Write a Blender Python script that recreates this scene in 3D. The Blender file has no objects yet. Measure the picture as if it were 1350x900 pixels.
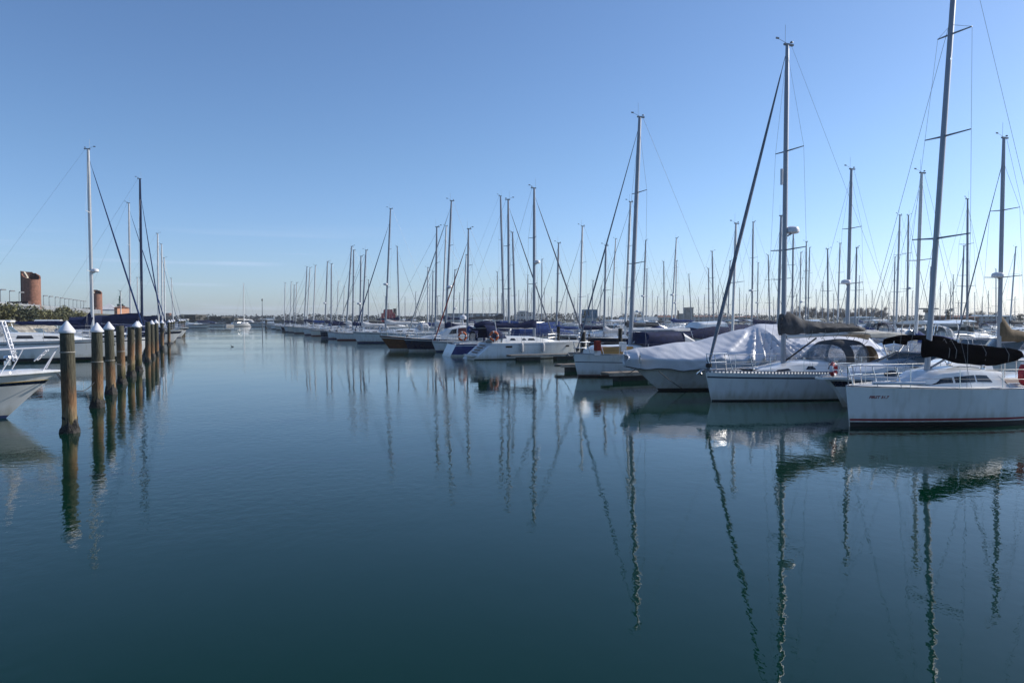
import bpy, math, random
from mathutils import Vector, Matrix, noise as mnoise
R = math.radians
S = bpy.context.scene
COL = S.collection
rnd = random.Random(11)

# ------------------------------------------------------------------ camera, sky, sun, exposure
CH = 3.0                                   # eye height over the water
PITCH = math.atan(30 / 1000)
cam = bpy.data.objects.new('camera', bpy.data.cameras.new('camera'))
COL.objects.link(cam)
cam.location = (0, 0, CH)
cam.rotation_euler = (R(90) - PITCH, 0, 0)
cam.data.sensor_width = 36
cam.data.lens = 36 * 1000 / 1350
cam.data.clip_start = 0.1
cam.data.clip_end = 9000
S.camera = cam
SUN_AZ, SUN_EL = 69, 27                    # degrees clockwise from the view direction (+Y), above the horizon
w = bpy.data.worlds.new('World'); S.world = w; w.use_nodes = True
nt = w.node_tree; nt.nodes.clear()
out = nt.nodes.new('ShaderNodeOutputWorld'); bg = nt.nodes.new('ShaderNodeBackground')
sky = nt.nodes.new('ShaderNodeTexSky'); sky.sky_type = 'NISHITA'; sky.sun_disc = False
sky.sun_elevation = R(SUN_EL); sky.sun_rotation = R(SUN_AZ)
sky.air_density = 0.9; sky.dust_density = 0.62; sky.ozone_density = 3.0; sky.altitude = 0
bg.inputs[1].default_value = 0.140
# thin cirrus streaks low over the horizon
tc = nt.nodes.new('ShaderNodeTexCoord')
mp = nt.nodes.new('ShaderNodeMapping'); mp.inputs['Scale'].default_value = (2.2, 2.2, 62)
nz = nt.nodes.new('ShaderNodeTexNoise'); nz.inputs['Scale'].default_value = 1.0; nz.inputs['Detail'].default_value = 5; nz.inputs['Roughness'].default_value = 0.5
rp = nt.nodes.new('ShaderNodeValToRGB'); rp.color_ramp.elements[0].position = 0.56; rp.color_ramp.elements[1].position = 0.74
sx = nt.nodes.new('ShaderNodeSeparateXYZ')
band = nt.nodes.new('ShaderNodeMapRange'); band.interpolation_type = 'SMOOTHSTEP'
band.inputs[1].default_value = 0.13; band.inputs[2].default_value = 0.055; band.inputs[3].default_value = 0; band.inputs[4].default_value = 1
mul = nt.nodes.new('ShaderNodeMath'); mul.operation = 'MULTIPLY'
mul2 = nt.nodes.new('ShaderNodeMath'); mul2.operation = 'MULTIPLY'; mul2.inputs[1].default_value = 0.45
mx = nt.nodes.new('ShaderNodeMixRGB'); mx.inputs[2].default_value = (6.2, 6.3, 6.6, 1)
L_ = nt.links.new
L_(tc.outputs['Generated'], mp.inputs[0]); L_(mp.outputs[0], nz.inputs[0]); L_(nz.outputs[0], rp.inputs[0])
L_(tc.outputs['Generated'], sx.inputs[0]); L_(sx.outputs[2], band.inputs[0])
L_(rp.outputs[0], mul.inputs[0]); L_(band.outputs[0], mul.inputs[1]); L_(mul.outputs[0], mul2.inputs[0])
wb = nt.nodes.new('ShaderNodeMixRGB'); wb.blend_type = 'MULTIPLY'; wb.inputs[0].default_value = 1; wb.inputs[2].default_value = (.775, .885, 1.02, 1)   # the camera's cool white balance
L_(mul2.outputs[0], mx.inputs[0]); L_(sky.outputs[0], mx.inputs[1]); L_(mx.outputs[0], wb.inputs[1])
hb2 = nt.nodes.new('ShaderNodeMapRange'); hb2.inputs[1].default_value = 0.20; hb2.inputs[2].default_value = 0.0; L_(sx.outputs[2], hb2.inputs[0])
hz2 = nt.nodes.new('ShaderNodeMixRGB'); hz2.blend_type = 'MULTIPLY'; hz2.inputs[2].default_value = (.985, .97, 1.10, 1); L_(hb2.outputs[0], hz2.inputs[0]); L_(wb.outputs[0], hz2.inputs[1]); L_(hz2.outputs[0], bg.inputs[0]); L_(bg.outputs[0], out.inputs[0])
sl = bpy.data.lights.new('sun', 'SUN'); sl.energy = 5.0; sl.angle = R(0.53); sl.color = (1, 0.94, 0.86)
so = bpy.data.objects.new('sun', sl); COL.objects.link(so)
sd = Vector((math.sin(R(SUN_AZ)) * math.cos(R(SUN_EL)), math.cos(R(SUN_AZ)) * math.cos(R(SUN_EL)), math.sin(R(SUN_EL))))
so.rotation_euler = sd.to_track_quat('Z', 'Y').to_euler()
so.location = (40, 20, 60)
S.view_settings.view_transform = 'Standard'; S.view_settings.look = 'None'
S.view_settings.exposure = 0.1; S.view_settings.gamma = 1
S.view_settings.use_curve_mapping = False
S.cycles.max_bounces = 8; S.cycles.diffuse_bounces = 3; S.cycles.glossy_bounces = 4
S.cycles.transparent_max_bounces = 12; S.cycles.caustics_reflective = True; S.cycles.blur_glossy = 0.6; S.cycles.caustics_refractive = False
S.cycles.use_denoising = True

# ------------------------------------------------------------------ marina frame: d runs along the channel, p across it (to the right)
TH = R(21.8)
PX, PY = math.cos(TH), math.sin(TH)
P = Vector((PX, PY, 0)); D = Vector((-PY, PX, 0))
cp, sp = math.cos(PITCH), math.sin(PITCH)
def at(px, py, z=0.0):
    k = (px - 675) / 1000; m = -(py - 450) / 1000
    r = Vector((k, cp + m * sp, -sp + m * cp))
    return Vector((0, 0, CH)) + r * ((z - CH) / r.z)
def atv(px, v, z=0.0):
    k = (px - 675) / 1000
    y = (v + k * PX * (z - CH) * sp) / (k * PX * cp + PY)
    return Vector((k * (y * cp - (z - CH) * sp), y, z))
def atd(px, d, z=0.0):
    return Vector(((px - 675) / 1000 * d, d, z))
def zat(py, d): return CH + (420 - py) * d / 1000
def proj(q):
    dp = q.y * cp - (q.z - CH) * sp; up = q.y * sp + (q.z - CH) * cp
    return 675 + 1000 * q.x / dp, 450 - 1000 * up / dp
def uv(u, v, z=0.0): return D * u + P * v + Vector((0, 0, z))

# ------------------------------------------------------------------ materials
def mat(name, col, rough=0.5, metal=0.0, var=0.12, scale=3.0, bump=0.0, bscale=20.0, col2=None, lo=0.4, hi=0.65, coat=0.0, spec=0.5, trans=0.0, stretch=None):
    m = bpy.data.materials.new(name); m.use_nodes = True
    n = m.node_tree.nodes; l = m.node_tree.links; b = n['Principled BSDF']
    b.inputs['Roughness'].default_value = rough; b.inputs['Metallic'].default_value = metal
    b.inputs['Coat Weight'].default_value = coat; b.inputs['Coat Roughness'].default_value = 0.08
    b.inputs['Specular IOR Level'].default_value = spec; b.inputs['Transmission Weight'].default_value = trans
    t = n.new('ShaderNodeTexCoord'); mp_ = n.new('ShaderNodeMapping'); l.new(t.outputs['Object'], mp_.inputs[0])
    if stretch: mp_.inputs['Scale'].default_value = stretch
    x = n.new('ShaderNodeTexNoise'); x.inputs['Scale'].default_value = scale; x.inputs['Detail'].default_value = 6; x.inputs['Roughness'].default_value = 0.6
    l.new(mp_.outputs[0], x.inputs[0])
    cr = n.new('ShaderNodeValToRGB'); cr.color_ramp.elements[0].position = lo; cr.color_ramp.elements[1].position = hi
    c2 = col2 if col2 else tuple(c * (1 - var * 1.6) for c in col)
    cr.color_ramp.elements[0].color = (*c2, 1); cr.color_ramp.elements[1].color = (*col, 1)
    l.new(x.outputs[0], cr.inputs[0]); l.new(cr.outputs[0], b.inputs['Base Color'])
    if bump:
        y = n.new('ShaderNodeTexNoise'); y.inputs['Scale'].default_value = bscale; y.inputs['Detail'].default_value = 4
        l.new(mp_.outputs[0], y.inputs[0])
        bp = n.new('ShaderNodeBump'); bp.inputs['Strength'].default_value = 1; bp.inputs['Distance'].default_value = bump
        l.new(y.outputs[0], bp.inputs['Height']); l.new(bp.outputs[0], b.inputs['Normal'])
    return m
M = {}
M['white'] = mat('white_gelcoat', (.78, .78, .76), .22, var=.06, scale=1.3, coat=.3)
M['grime'] = mat('weathered_gelcoat', (.70, .70, .66), .35, var=.14, scale=2.0, stretch=(.6, .6, .15))
M['cream'] = mat('cream_gelcoat', (.72, .67, .56), .3, var=.08, scale=1.5)
M['deck'] = mat('deck_nonskid', (.74, .73, .69), .6, var=.1, scale=4, bump=.002, bscale=90)
M['teak'] = mat('teak', (.28, .17, .09), .6, var=.3, scale=8, stretch=(.3, 6, 6))
M['navy'] = mat('navy_gelcoat', (.012, .02, .05), .2, var=.2, scale=2, coat=.4)
M['royal'] = mat('royal_blue_gelcoat', (.012, .035, .20), .25, var=.15, scale=2, coat=.3)
M['brown'] = mat('varnished_hull', (.22, .09, .035), .3, var=.35, scale=5, coat=.3, stretch=(.35, 2, 5))
M['black'] = mat('black_antifouling', (.012, .013, .015), .6, var=.3)
M['redline'] = mat('red_stripe', (.28, .02, .03), .35)
M['blueline'] = mat('blue_stripe', (.012, .02, .055), .35)
M['brownline'] = mat('brown_stripe', (.2, .11, .09), .4)
M['anti_blue'] = mat('blue_antifouling', (.02, .04, .12), .6)
M['anti_red'] = mat('red_antifouling', (.16, .03, .025), .6)
M['alu'] = mat('mast_aluminium', (.27, .29, .33), .42, metal=.55, var=.06, scale=2)
M['alu2'] = mat('mast_white_paint', (.66, .66, .65), .35, var=.05, scale=2)
M['alu3'] = mat('mast_navy_paint', (.012, .025, .08), .3, var=.1)
M['steel'] = mat('stainless', (.62, .62, .62), .22, metal=1, var=.04)
M['wire'] = mat('rigging_wire', (.20, .21, .22), .4, metal=.6, var=.1)
M['rope'] = mat('rope', (.42, .39, .33), .9, var=.3, scale=30)
M['darkrope'] = mat('dark_rope', (.05, .05, .055), .9, var=.3, scale=30)
M['window'] = mat('smoked_acrylic', (.012, .014, .018), .08, var=.2, spec=.6)
M['glass'] = mat('windscreen_glass', (.10, .14, .16), .05, var=.1, spec=.7)
M['vinyl'] = mat('clear_vinyl', (.42, .45, .48), .10, var=.35, scale=6, spec=.6)
def fab(name, c, var=.25, b=.012): return mat(name, c, .85, var=var, scale=4, bump=b, bscale=7, spec=.2)
M['f_black'] = mat('black_canvas', (.0035, .0035, .005), .9, var=.3, scale=4, bump=.012, bscale=7, spec=0)
M['f_black'].node_tree.nodes['Principled BSDF'].inputs['IOR'].default_value = 1.0
M['f_grey'] = fab('grey_canvas', (.085, .088, .095))
M['f_navy'] = fab('navy_canvas', (.012, .022, .075))
M['f_blue'] = fab('blue_canvas', (.018, .055, .20))
M['f_white'] = fab('white_canvas', (.62, .62, .62), .12)
M['f_beige'] = fab('beige_canvas', (.50, .48, .42), .15)
M['f_tan'] = fab('tan_canvas', (.17, .12, .07), .2)
M['f_green'] = fab('green_canvas', (.02, .07, .05))
M['f_red'] = fab('red_canvas', (.30, .03, .02))
M['f_jib'] = fab('sailcloth_grey', (.22, .24, .28), .2, .006)
M['f_jibn'] = fab('sailcloth_navy', (.022, .05, .15), .2, .006)
M['f_jibw'] = fab('sailcloth_white', (.50, .50, .49), .2, .006)
M['orange'] = mat('orange_plastic', (.55, .10, .02), .5)
M['red'] = mat('red_plastic', (.45, .02, .03), .45)
M['yellow'] = mat('yellow_panel', (.48, .26, .06), .5, var=.2, scale=2, stretch=(.4, 3, 8))
M['rubber'] = mat('black_rubber', (.018, .018, .02), .7)
M['fender'] = mat('fender_vinyl', (.55, .56, .58), .45, var=.2)
M['white_plastic'] = mat('white_plastic', (.70, .70, .73), .35, var=.04)
M['concrete'] = mat('pontoon_concrete', (.40, .37, .32), .9, var=.3, scale=2, bump=.004, bscale=30)
M['darkfloat'] = mat('pontoon_float', (.03, .032, .034), .8, var=.3)
M['planks'] = mat('pontoon_planks', (.27, .22, .17), .85, var=.3, scale=6, stretch=(8, .4, 1))
M['mussel'] = mat('mussel_growth', (.030, .026, .020), .75, var=.5, scale=14, bump=.03, bscale=25)
M['duck'] = mat('dark_feathers', (.03, .027, .024), .7)

def see(m, a):                                      # a clear sheet: part of the light passes straight through
    b = m.node_tree.nodes['Principled BSDF']; b.inputs['Alpha'].default_value = a
see(M['vinyl'], .5); see(M['glass'], .85)
def stained(m):                                     # scum line just over the water and faint run-off streaks
    n = m.node_tree.nodes; l = m.node_tree.links; b = n['Principled BSDF']; src = b.inputs['Base Color'].links[0].from_socket
    t = n.new('ShaderNodeTexCoord'); s = n.new('ShaderNodeSeparateXYZ'); l.new(t.outputs['Object'], s.inputs[0])
    mp_ = n.new('ShaderNodeMapping'); mp_.inputs['Scale'].default_value = (5, 5, .5); l.new(t.outputs['Object'], mp_.inputs[0])
    x = n.new('ShaderNodeTexNoise'); x.inputs['Scale'].default_value = 1; x.inputs['Detail'].default_value = 7; l.new(mp_.outputs[0], x.inputs[0])
    z = n.new('ShaderNodeMapRange'); z.inputs[1].default_value = .42; z.inputs[2].default_value = .08; l.new(s.outputs[2], z.inputs[0])
    k = n.new('ShaderNodeMath'); k.operation = 'MULTIPLY_ADD'; k.inputs[1].default_value = .5; l.new(z.outputs[0], k.inputs[0]); l.new(x.outputs[0], k.inputs[2])
    r = n.new('ShaderNodeMapRange'); r.inputs[1].default_value = .52; r.inputs[2].default_value = 1.0; r.inputs[3].default_value = 0; r.inputs[4].default_value = .62; l.new(k.outputs[0], r.inputs[0])
    q = n.new('ShaderNodeMixRGB'); q.inputs[2].default_value = (.36, .31, .20, 1); l.new(r.outputs[0], q.inputs[0]); l.new(src, q.inputs[1]); l.new(q.outputs[0], b.inputs['Base Color'])
stained(M['white']); stained(M['grime'])
# weathered mooring timber: grey green at the top, orange brown lower down, algae near the water
def timber():
    m = bpy.data.materials.new('mooring_timber'); m.use_nodes = True
    n = m.node_tree.nodes; l = m.node_tree.links; b = n['Principled BSDF']; b.inputs['Roughness'].default_value = .85; b.inputs['Specular IOR Level'].default_value = .25
    t = n.new('ShaderNodeTexCoord'); s = n.new('ShaderNodeSeparateXYZ'); l.new(t.outputs['Object'], s.inputs[0])
    oi = n.new('ShaderNodeObjectInfo')
    mp_ = n.new('ShaderNodeMapping'); mp_.inputs['Scale'].default_value = (5, 5, .9); l.new(t.outputs['Object'], mp_.inputs[0])
    addv = n.new('ShaderNodeVectorMath'); addv.operation = 'ADD'; l.new(mp_.outputs[0], addv.inputs[0])
    cmb = n.new('ShaderNodeCombineXYZ'); k = n.new('ShaderNodeMath'); k.operation = 'MULTIPLY'; k.inputs[1].default_value = 37
    l.new(oi.outputs['Random'], k.inputs[0]); l.new(k.outputs[0], cmb.inputs[0]); l.new(k.outputs[0], cmb.inputs[2]); l.new(cmb.outputs[0], addv.inputs[1])
    x = n.new('ShaderNodeTexNoise'); x.inputs['Scale'].default_value = 1; x.inputs['Detail'].default_value = 6; l.new(addv.outputs[0], x.inputs[0])
    a = n.new('ShaderNodeMath'); a.operation = 'MULTIPLY_ADD'; a.inputs[1].default_value = 1.5; l.new(x.outputs[0], a.inputs[0]); l.new(s.outputs[2], a.inputs[2])
    sh = n.new('ShaderNodeMath'); sh.operation = 'MULTIPLY_ADD'; sh.inputs[1].default_value = .7; l.new(oi.outputs['Random'], sh.inputs[0]); l.new(a.outputs[0], sh.inputs[2])
    mr = n.new('ShaderNodeMapRange'); mr.inputs[1].default_value = .8; mr.inputs[2].default_value = 3.85; l.new(sh.outputs[0], mr.inputs[0])
    cr = n.new('ShaderNodeValToRGB'); l.new(mr.outputs[0], cr.inputs[0])
    e = cr.color_ramp.elements
    e[0].position = 0; e[0].color = (.035, .035, .018, 1); e[1].position = 1; e[1].color = (.068, .07, .052, 1)
    for ps, c in ((.14, (.08, .07, .03)), (.24, (.20, .15, .085)), (.36, (.20, .115, .058)), (.50, (.14, .08, .042)), (.60, (.075, .066, .044))):
        q = e.new(ps); q.color = (*c, 1)
    f = n.new('ShaderNodeTexNoise'); f.inputs['Scale'].default_value = 6; f.inputs['Detail'].default_value = 8; l.new(addv.outputs[0], f.inputs[0])
    mrf = n.new('ShaderNodeMapRange'); mrf.inputs[1].default_value = .3; mrf.inputs[2].default_value = .7; mrf.inputs[3].default_value = .55; mrf.inputs[4].default_value = 1.25; l.new(f.outputs[0], mrf.inputs[0])
    mm = n.new('ShaderNodeMixRGB'); mm.blend_type = 'MULTIPLY'; mm.inputs[0].default_value = 1; l.new(cr.outputs[0], mm.inputs[1]); l.new(mrf.outputs[0], mm.inputs[2])
    l.new(mm.outputs[0], b.inputs['Base Color'])
    bp = n.new('ShaderNodeBump'); bp.inputs['Distance'].default_value = .02; l.new(f.outputs[0], bp.inputs['Height']); l.new(bp.outputs[0], b.inputs['Normal'])
    return m
M['timber'] = timber()

# ------------------------------------------------------------------ mesh builder
class MB:
    def __init__(s): s.v = []; s.f = []; s.m = []
    def add(s, vs, fs, mi=0):
        o = len(s.v); s.v += [tuple(q) for q in vs]
        for f in fs: s.f.append(tuple(i + o for i in f)); s.m.append(mi)
        return s
    def box(s, c, d, rz=0, mi=0, taper=1.0):
        x, y, z = d[0] / 2, d[1] / 2, d[2] / 2; ca, sa = math.cos(rz), math.sin(rz); vs = []
        for k in (-1, 1):
            t = taper if k > 0 else 1
            for a, b in ((-1, -1), (1, -1), (1, 1), (-1, 1)):
                X, Y = a * x * t, b * y * t
                vs.append((c[0] + X * ca - Y * sa, c[1] + X * sa + Y * ca, c[2] + k * z))
        return s.add(vs, [(3, 2, 1, 0), (4, 5, 6, 7), (0, 1, 5, 4), (1, 2, 6, 5), (2, 3, 7, 6), (3, 0, 4, 7)], mi)
    def loft(s, rings, closed=True, caps=True, mi=0, mis=None):
        n = len(rings[0]); vs = [q for r in rings for q in r]; fs = []; o = len(s.v)
        s.v += [tuple(q) for q in vs]
        for i in range(len(rings) - 1):
            for j in range(n if closed else n - 1):
                k = (j + 1) % n
                s.f.append((o + i * n + j, o + i * n + k, o + (i + 1) * n + k, o + (i + 1) * n + j)); s.m.append(mis[j] if mis else mi)
        if caps and closed:
            s.f.append(tuple(o + j for j in reversed(range(n)))); s.m.append(mi)
            s.f.append(tuple(o + (len(rings) - 1) * n + j for j in range(n))); s.m.append(mi)
        return s
    def tube(s, pts, r, n=6, mi=0, sq=1.0):
        pts = [Vector(q) for q in pts]; rings = []
        rr = r if isinstance(r, (list, tuple)) else [r] * len(pts)
        t0 = (pts[1] - pts[0]).normalized()
        a = t0.cross(Vector((0, 1, 0)) if abs(t0.y) < .9 else Vector((1, 0, 0))).normalized()
        for i, q in enumerate(pts):
            if i == 0: t = pts[1] - q
            elif i == len(pts) - 1: t = q - pts[i - 1]
            else: t = (pts[i + 1] - q).normalized() + (q - pts[i - 1]).normalized()
            t.normalize(); a = (a - t * a.dot(t)).normalized(); b = t.cross(a)
            rings.append([q + (a * math.cos(2 * math.pi * k / n) + b * math.sin(2 * math.pi * k / n) * sq) * rr[i] for k in range(n)])
        return s.loft(rings, mi=mi)
    def lathe(s, prof, c=(0, 0, 0), n=12, axis='z', mi=0):
        rings = []
        for r, h in prof:
            ring = []
            for k in range(n):
                a = 2 * math.pi * k / n; x, y = r * math.cos(a), r * math.sin(a)
                q = (x, y, h) if axis == 'z' else ((h, x, y) if axis == 'x' else (y, h, x))
                ring.append((c[0] + q[0], c[1] + q[1], c[2] + q[2]))
            rings.append(ring)
        return s.loft(rings, mi=mi)
    def torus(s, c, R0, r, axis='y', n=20, k=8, mi=None):
        o = len(s.v)
        for i in range(n):
            a = 2 * math.pi * i / n
            for j in range(k):
                b = 2 * math.pi * j / k; q = R0 + r * math.cos(b); h = r * math.sin(b); x, y = q * math.cos(a), q * math.sin(a)
                pp = (x, h, y) if axis == 'y' else ((x, y, h) if axis == 'z' else (h, x, y))
                s.v.append((c[0] + pp[0], c[1] + pp[1], c[2] + pp[2]))
        for i in range(n):
            for j in range(k):
                s.f.append((o + i * k + j, o + ((i + 1) % n) * k + j, o + ((i + 1) % n) * k + (j + 1) % k, o + i * k + (j + 1) % k)); s.m.append(mi(i) if mi else 0)
        return s
    def strip(s, top, bot, off, mi=0):
        """a curved panel between two polylines, given thickness along off"""
        n = len(top); off = Vector(off); o = len(s.v)
        for q in top: s.v.append(tuple(q))
        for q in bot: s.v.append(tuple(q))
        for q in top: s.v.append(tuple(Vector(q) + off))
        for q in bot: s.v.append(tuple(Vector(q) + off))
        def F(*ix): s.f.append(tuple(o + i for i in ix)); s.m.append(mi)
        for i in range(n - 1):
            F(2*n+i, 2*n+i+1, 3*n+i+1, 3*n+i); F(i+1, i, n+i, n+i+1)
            F(i, i+1, 2*n+i+1, 2*n+i); F(n+i+1, n+i, 3*n+i, 3*n+i+1)
        F(n, 0, 2*n, 3*n); F(n-1, 2*n-1, 4*n-1, 3*n-1)
        return s
    def prism(s, poly, a, b, axis='z', mi=0):
        n = len(poly); vs = []
        for h in (a, b):
            for x, y in poly: vs.append((x, y, h) if axis == 'z' else ((h, x, y) if axis == 'x' else (x, h, y)))
        return s.add(vs, [tuple(reversed(range(n))), tuple(range(n, 2 * n))] + [(i, (i + 1) % n, n + (i + 1) % n, n + i) for i in range(n)], mi)
    def mesh(s, name, mats, smooth=35):
        me = bpy.data.meshes.new(name); me.from_pydata(s.v, [], s.f)
        for m in (mats if isinstance(mats, (list, tuple)) else [mats]): me.materials.append(M[m] if isinstance(m, str) else m)
        me.polygons.foreach_set('material_index', s.m)
        import bmesh
        bm = bmesh.new(); bm.from_mesh(me); bmesh.ops.recalc_face_normals(bm, faces=bm.faces); bm.to_mesh(me); bm.free()
        if smooth:
            me.polygons.foreach_set('use_smooth', [True] * len(me.polygons)); me.set_sharp_from_angle(angle=R(smooth))
        me.update(); return me
    def build(s, name, mats, parent=None, smooth=35):
        return link(name, s.mesh(name, mats, smooth), parent)
def link(name, me, parent=None, sc=None):
    o = bpy.data.objects.new(name, me); COL.objects.link(o)
    if parent: o.parent = parent
    if sc: o.scale = (sc, sc, sc)
    return o
def tag(o, label, cat, group=None, kind=None):
    if label: o['label'] = label
    if cat: o['category'] = cat
    if group: o['group'] = group
    if kind: o['kind'] = kind
    return o
def thing(name, label, cat, loc=(0, 0, 0), rz=0, group=None):
    o = bpy.data.objects.new(name, None); COL.objects.link(o); o.empty_display_size = .3
    o.location = loc; o.rotation_euler = (0, 0, rz)
    return tag(o, label, cat, group)
def struct(o): o['kind'] = 'structure'; return o
def lerp(a, b, t): return a + (b - a) * t
def clamp(x, a, b): return max(a, min(b, x))
ORD = ['first', 'second', 'third', 'fourth', 'fifth', 'sixth', 'seventh', 'eighth', 'ninth', 'tenth', 'eleventh', 'twelfth', 'thirteenth', 'fourteenth', 'fifteenth', 'sixteenth', 'seventeenth', 'eighteenth', 'nineteenth', 'twentieth']
# ------------------------------------------------------------------ boat parts (local frame: +x aft, z up, origin amidships on the waterline)
class Hull:
    def __init__(s, L, B, fb, fs, over=.3, trans=.3, tm=.58, ws=.78, wl0=.5, wl1=.93, sag=.06, fp=.8, stem=1.0, blunt=.03):
        s.L, s.B, s.fb, s.fs, s.over, s.trans, s.tm, s.ws, s.wl0, s.wl1, s.sag, s.fp, s.stem, s.blunt = L, B, fb, fs, over, trans, tm, ws, wl0, wl1, sag, fp, stem, blunt
    def sheer(s, t): return lerp(s.fb, s.fs, t) - s.sag * 4 * t * (1 - t)
    def hb(s, t):
        if t < s.tm: q = (1 - (1 - t / s.tm) ** 2) ** .85
        else: q = 1 - (1 - s.ws) * ((t - s.tm) / (1 - s.tm)) ** 2
        return max(s.blunt, q * s.B / 2)
    def at(s, t, z):
        zz = max(z, -.1)
        x0 = -s.L / 2 - s.over * (abs(zz) / s.fb) ** s.stem * (1 if zz > 0 else -1)
        x1 = s.L / 2 - s.trans * zz / s.fs
        h = s.sheer(t); k = z / h
        wl = lerp(s.wl0, s.wl1, clamp(t / .45, 0, 1) ** .8)
        if k >= 0: sh = wl + (1 - wl) * clamp(k, 0, 1) ** s.fp
        else: sh = max(.05, wl * (1 + z * 1.3))
        return x0 + (x1 - x0) * t, s.hb(t) * sh, z
    def tx(s, x):                     # station of a deck point
        x0 = -s.L / 2 - s.over; x1 = s.L / 2 - s.trans
        return clamp((x - x0) / (x1 - x0), 0, 1)
    def deck_z(s, x): return s.sheer(s.tx(x))
    def deck_y(s, x): return s.hb(s.tx(x))
    def mesh(s, bands=(), cove=None, n=26, transom=0):
        """bands: (z top, material slot) upward from the keel; cove: (k0, k1, slot) as fractions of the topside"""
        ts = [(i / n) ** 1.25 for i in range(n + 1)]
        zs = [-.45] + [b[0] for b in bands]; zb = zs[-1]
        fr = [.25, .5, .7]
        if cove: fr += [cove[0], cove[1]]
        fr = sorted(fr) + [1.0]; mats_ = [b[1] for b in bands]
        for i, f in enumerate(fr): mats_.append(cove[2] if cove and abs(f - cove[1]) < 1e-6 else 0)
        rings = []
        for t in ts:
            h = s.sheer(t); col = [s.at(t, z) for z in zs] + [s.at(t, zb + (h - zb) * f) for f in fr]
            rings.append([(x, -y, z) for x, y, z in reversed(col)] + [(x, y, z) for x, y, z in col])
        mis = list(reversed(mats_)) + [mats_[0]] + mats_
        mb = MB(); mb.loft(rings, closed=False, mis=mis)
        o = len(mb.v) - len(rings[-1]); mb.f.append(tuple(range(o, len(mb.v)))); mb.m.append(transom)
        mb.f.append(tuple(reversed(range(len(rings[0]))))); mb.m.append(0)
        return mb
    def deck(s, camber=.05, n=26, t0=0.0, t1=1.0):
        mb = MB(); rings = []
        for i in range(n + 1):
            t = lerp(t0, t1, (i / n) ** 1.25); h = s.sheer(t); x, y, z = s.at(t, h)
            rings.append([(x, y * q, z + camber * (1 - q * q) * min(1, y * 2)) for q in (-1, -.6, 0, .6, 1)])
        return mb.loft(rings, closed=False)
    def rail_pts(s, side, t0=0, t1=1, dz=.0, n=22, inset=0.0):
        r = []
        for i in range(n + 1):
            t = lerp(t0, t1, i / n); h = s.sheer(t); x, y, z = s.at(t, h); r.append((x, side * max(0, y - inset), z + dz))
        return r

class Roof:
    """coachroof / cabin trunk from x0 (front) to x1: hp and wp are [(fraction, value)] profiles"""
    def __init__(s, hull, x0, x1, hp, wp, rake=.15, cant=.18, sink=.02):
        s.h, s.x0, s.x1, s.hp, s.wp, s.rake, s.cant, s.sink = hull, x0, x1, hp, wp, rake, cant, sink
    @staticmethod
    def pf(p, f):
        if f <= p[0][0]: return p[0][1]
        for (a, b), (c, d) in zip(p, p[1:]):
            if f <= c: q = (f - a) / (c - a); q = q * q * (3 - 2 * q) * .5 + q * .5; return b + (d - b) * q
        return p[-1][1]
    def side(s, x, k):
        f = (x - s.x0) / (s.x1 - s.x0); hh = s.pf(s.hp, f); ww = s.pf(s.wp, f); zb = s.h.deck_z(x) - s.sink
        return ww * (1 - s.cant * k), zb + (hh + s.sink) * k
    def top(s, x):
        f = (x - s.x0) / (s.x1 - s.x0); return s.h.deck_z(x) + s.pf(s.hp, f) * 1.08
    def mesh(s, n=18):
        rings = []
        for i in range(n + 1):
            x = lerp(s.x0, s.x1, i / n); ring = []
            for k in (0, .4, .75):
                y, z = s.side(x, k); ring.append((x - 0, -y, z))
            y, z = s.side(x, .93); ring.append((x, -y * .97, z)); y, z = s.side(x, 1.0); ring.append((x, -y * .84, z)); ring.append((x, -y * .45, z + (s.side(x, 1)[1] - s.side(x, 0)[1]) * .06)); 
            tp = (x, 0, z + (s.side(x, 1)[1] - s.side(x, 0)[1]) * .08)
            rings.append(ring + [tp] + [(a, -b, c) for a, b, c in reversed(ring)])
        if s.rake:                                  # lean the rear face
            for j, q in enumerate(rings[-1]):
                z0 = rings[-1][0][2]; rings[-1][j] = (q[0] - (q[2] - z0) * s.rake, q[1], q[2])
        return MB().loft(rings)
    def window(s, side, xs, kb, kt, th=.012, n=8):
        """xs (x at bottom fore, bottom aft, top fore, top aft)"""
        top, bot = [], []
        for i in range(n + 1):
            f = i / n; xb = lerp(xs[0], xs[1], f); xt = lerp(xs[2], xs[3], f)
            y, z = s.side(xb, kb); bot.append((xb, side * (y - .004), z))
            y, z = s.side(xt, kt); top.append((xt, side * (y - .004), z))
        return MB().strip(top, bot, (0, side * th, .003))

def cover_mesh(x0, x1, z0, z1, prof, wid=.16, n=26, seed=0, droop=.08, fold=.02):
    """furled mainsail under its cover along the boom: prof = [(fraction, height above boom)]"""
    rings = []
    for i in range(n + 1):
        f = i / n; x = lerp(x0, x1, f); z = lerp(z0, z1, f); h = Roof.pf(prof, f); ring = []
        wq = wid * (.55 + .45 * min(1, h / .45)) * (1 if 0 < i < n else .55)
        for k in range(12):
            a = 2 * math.pi * k / 12; yy = math.sin(a) * wq * (1 - .45 * max(0, -math.cos(a)) ** 1); c = -math.cos(a)
            zz = z - droop + (h + droop) * (c * .5 + .5)
            q = mnoise.noise(Vector((x * 2.3 + seed * 7, a * 1.2, seed))) * fold * 2 + mnoise.noise(Vector((x * 7 + seed * 3, a, 3))) * fold
            ring.append((x, yy * (1 + q * 3), zz + q * .8))
        rings.append(ring)
    return MB().loft(rings)

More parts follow.
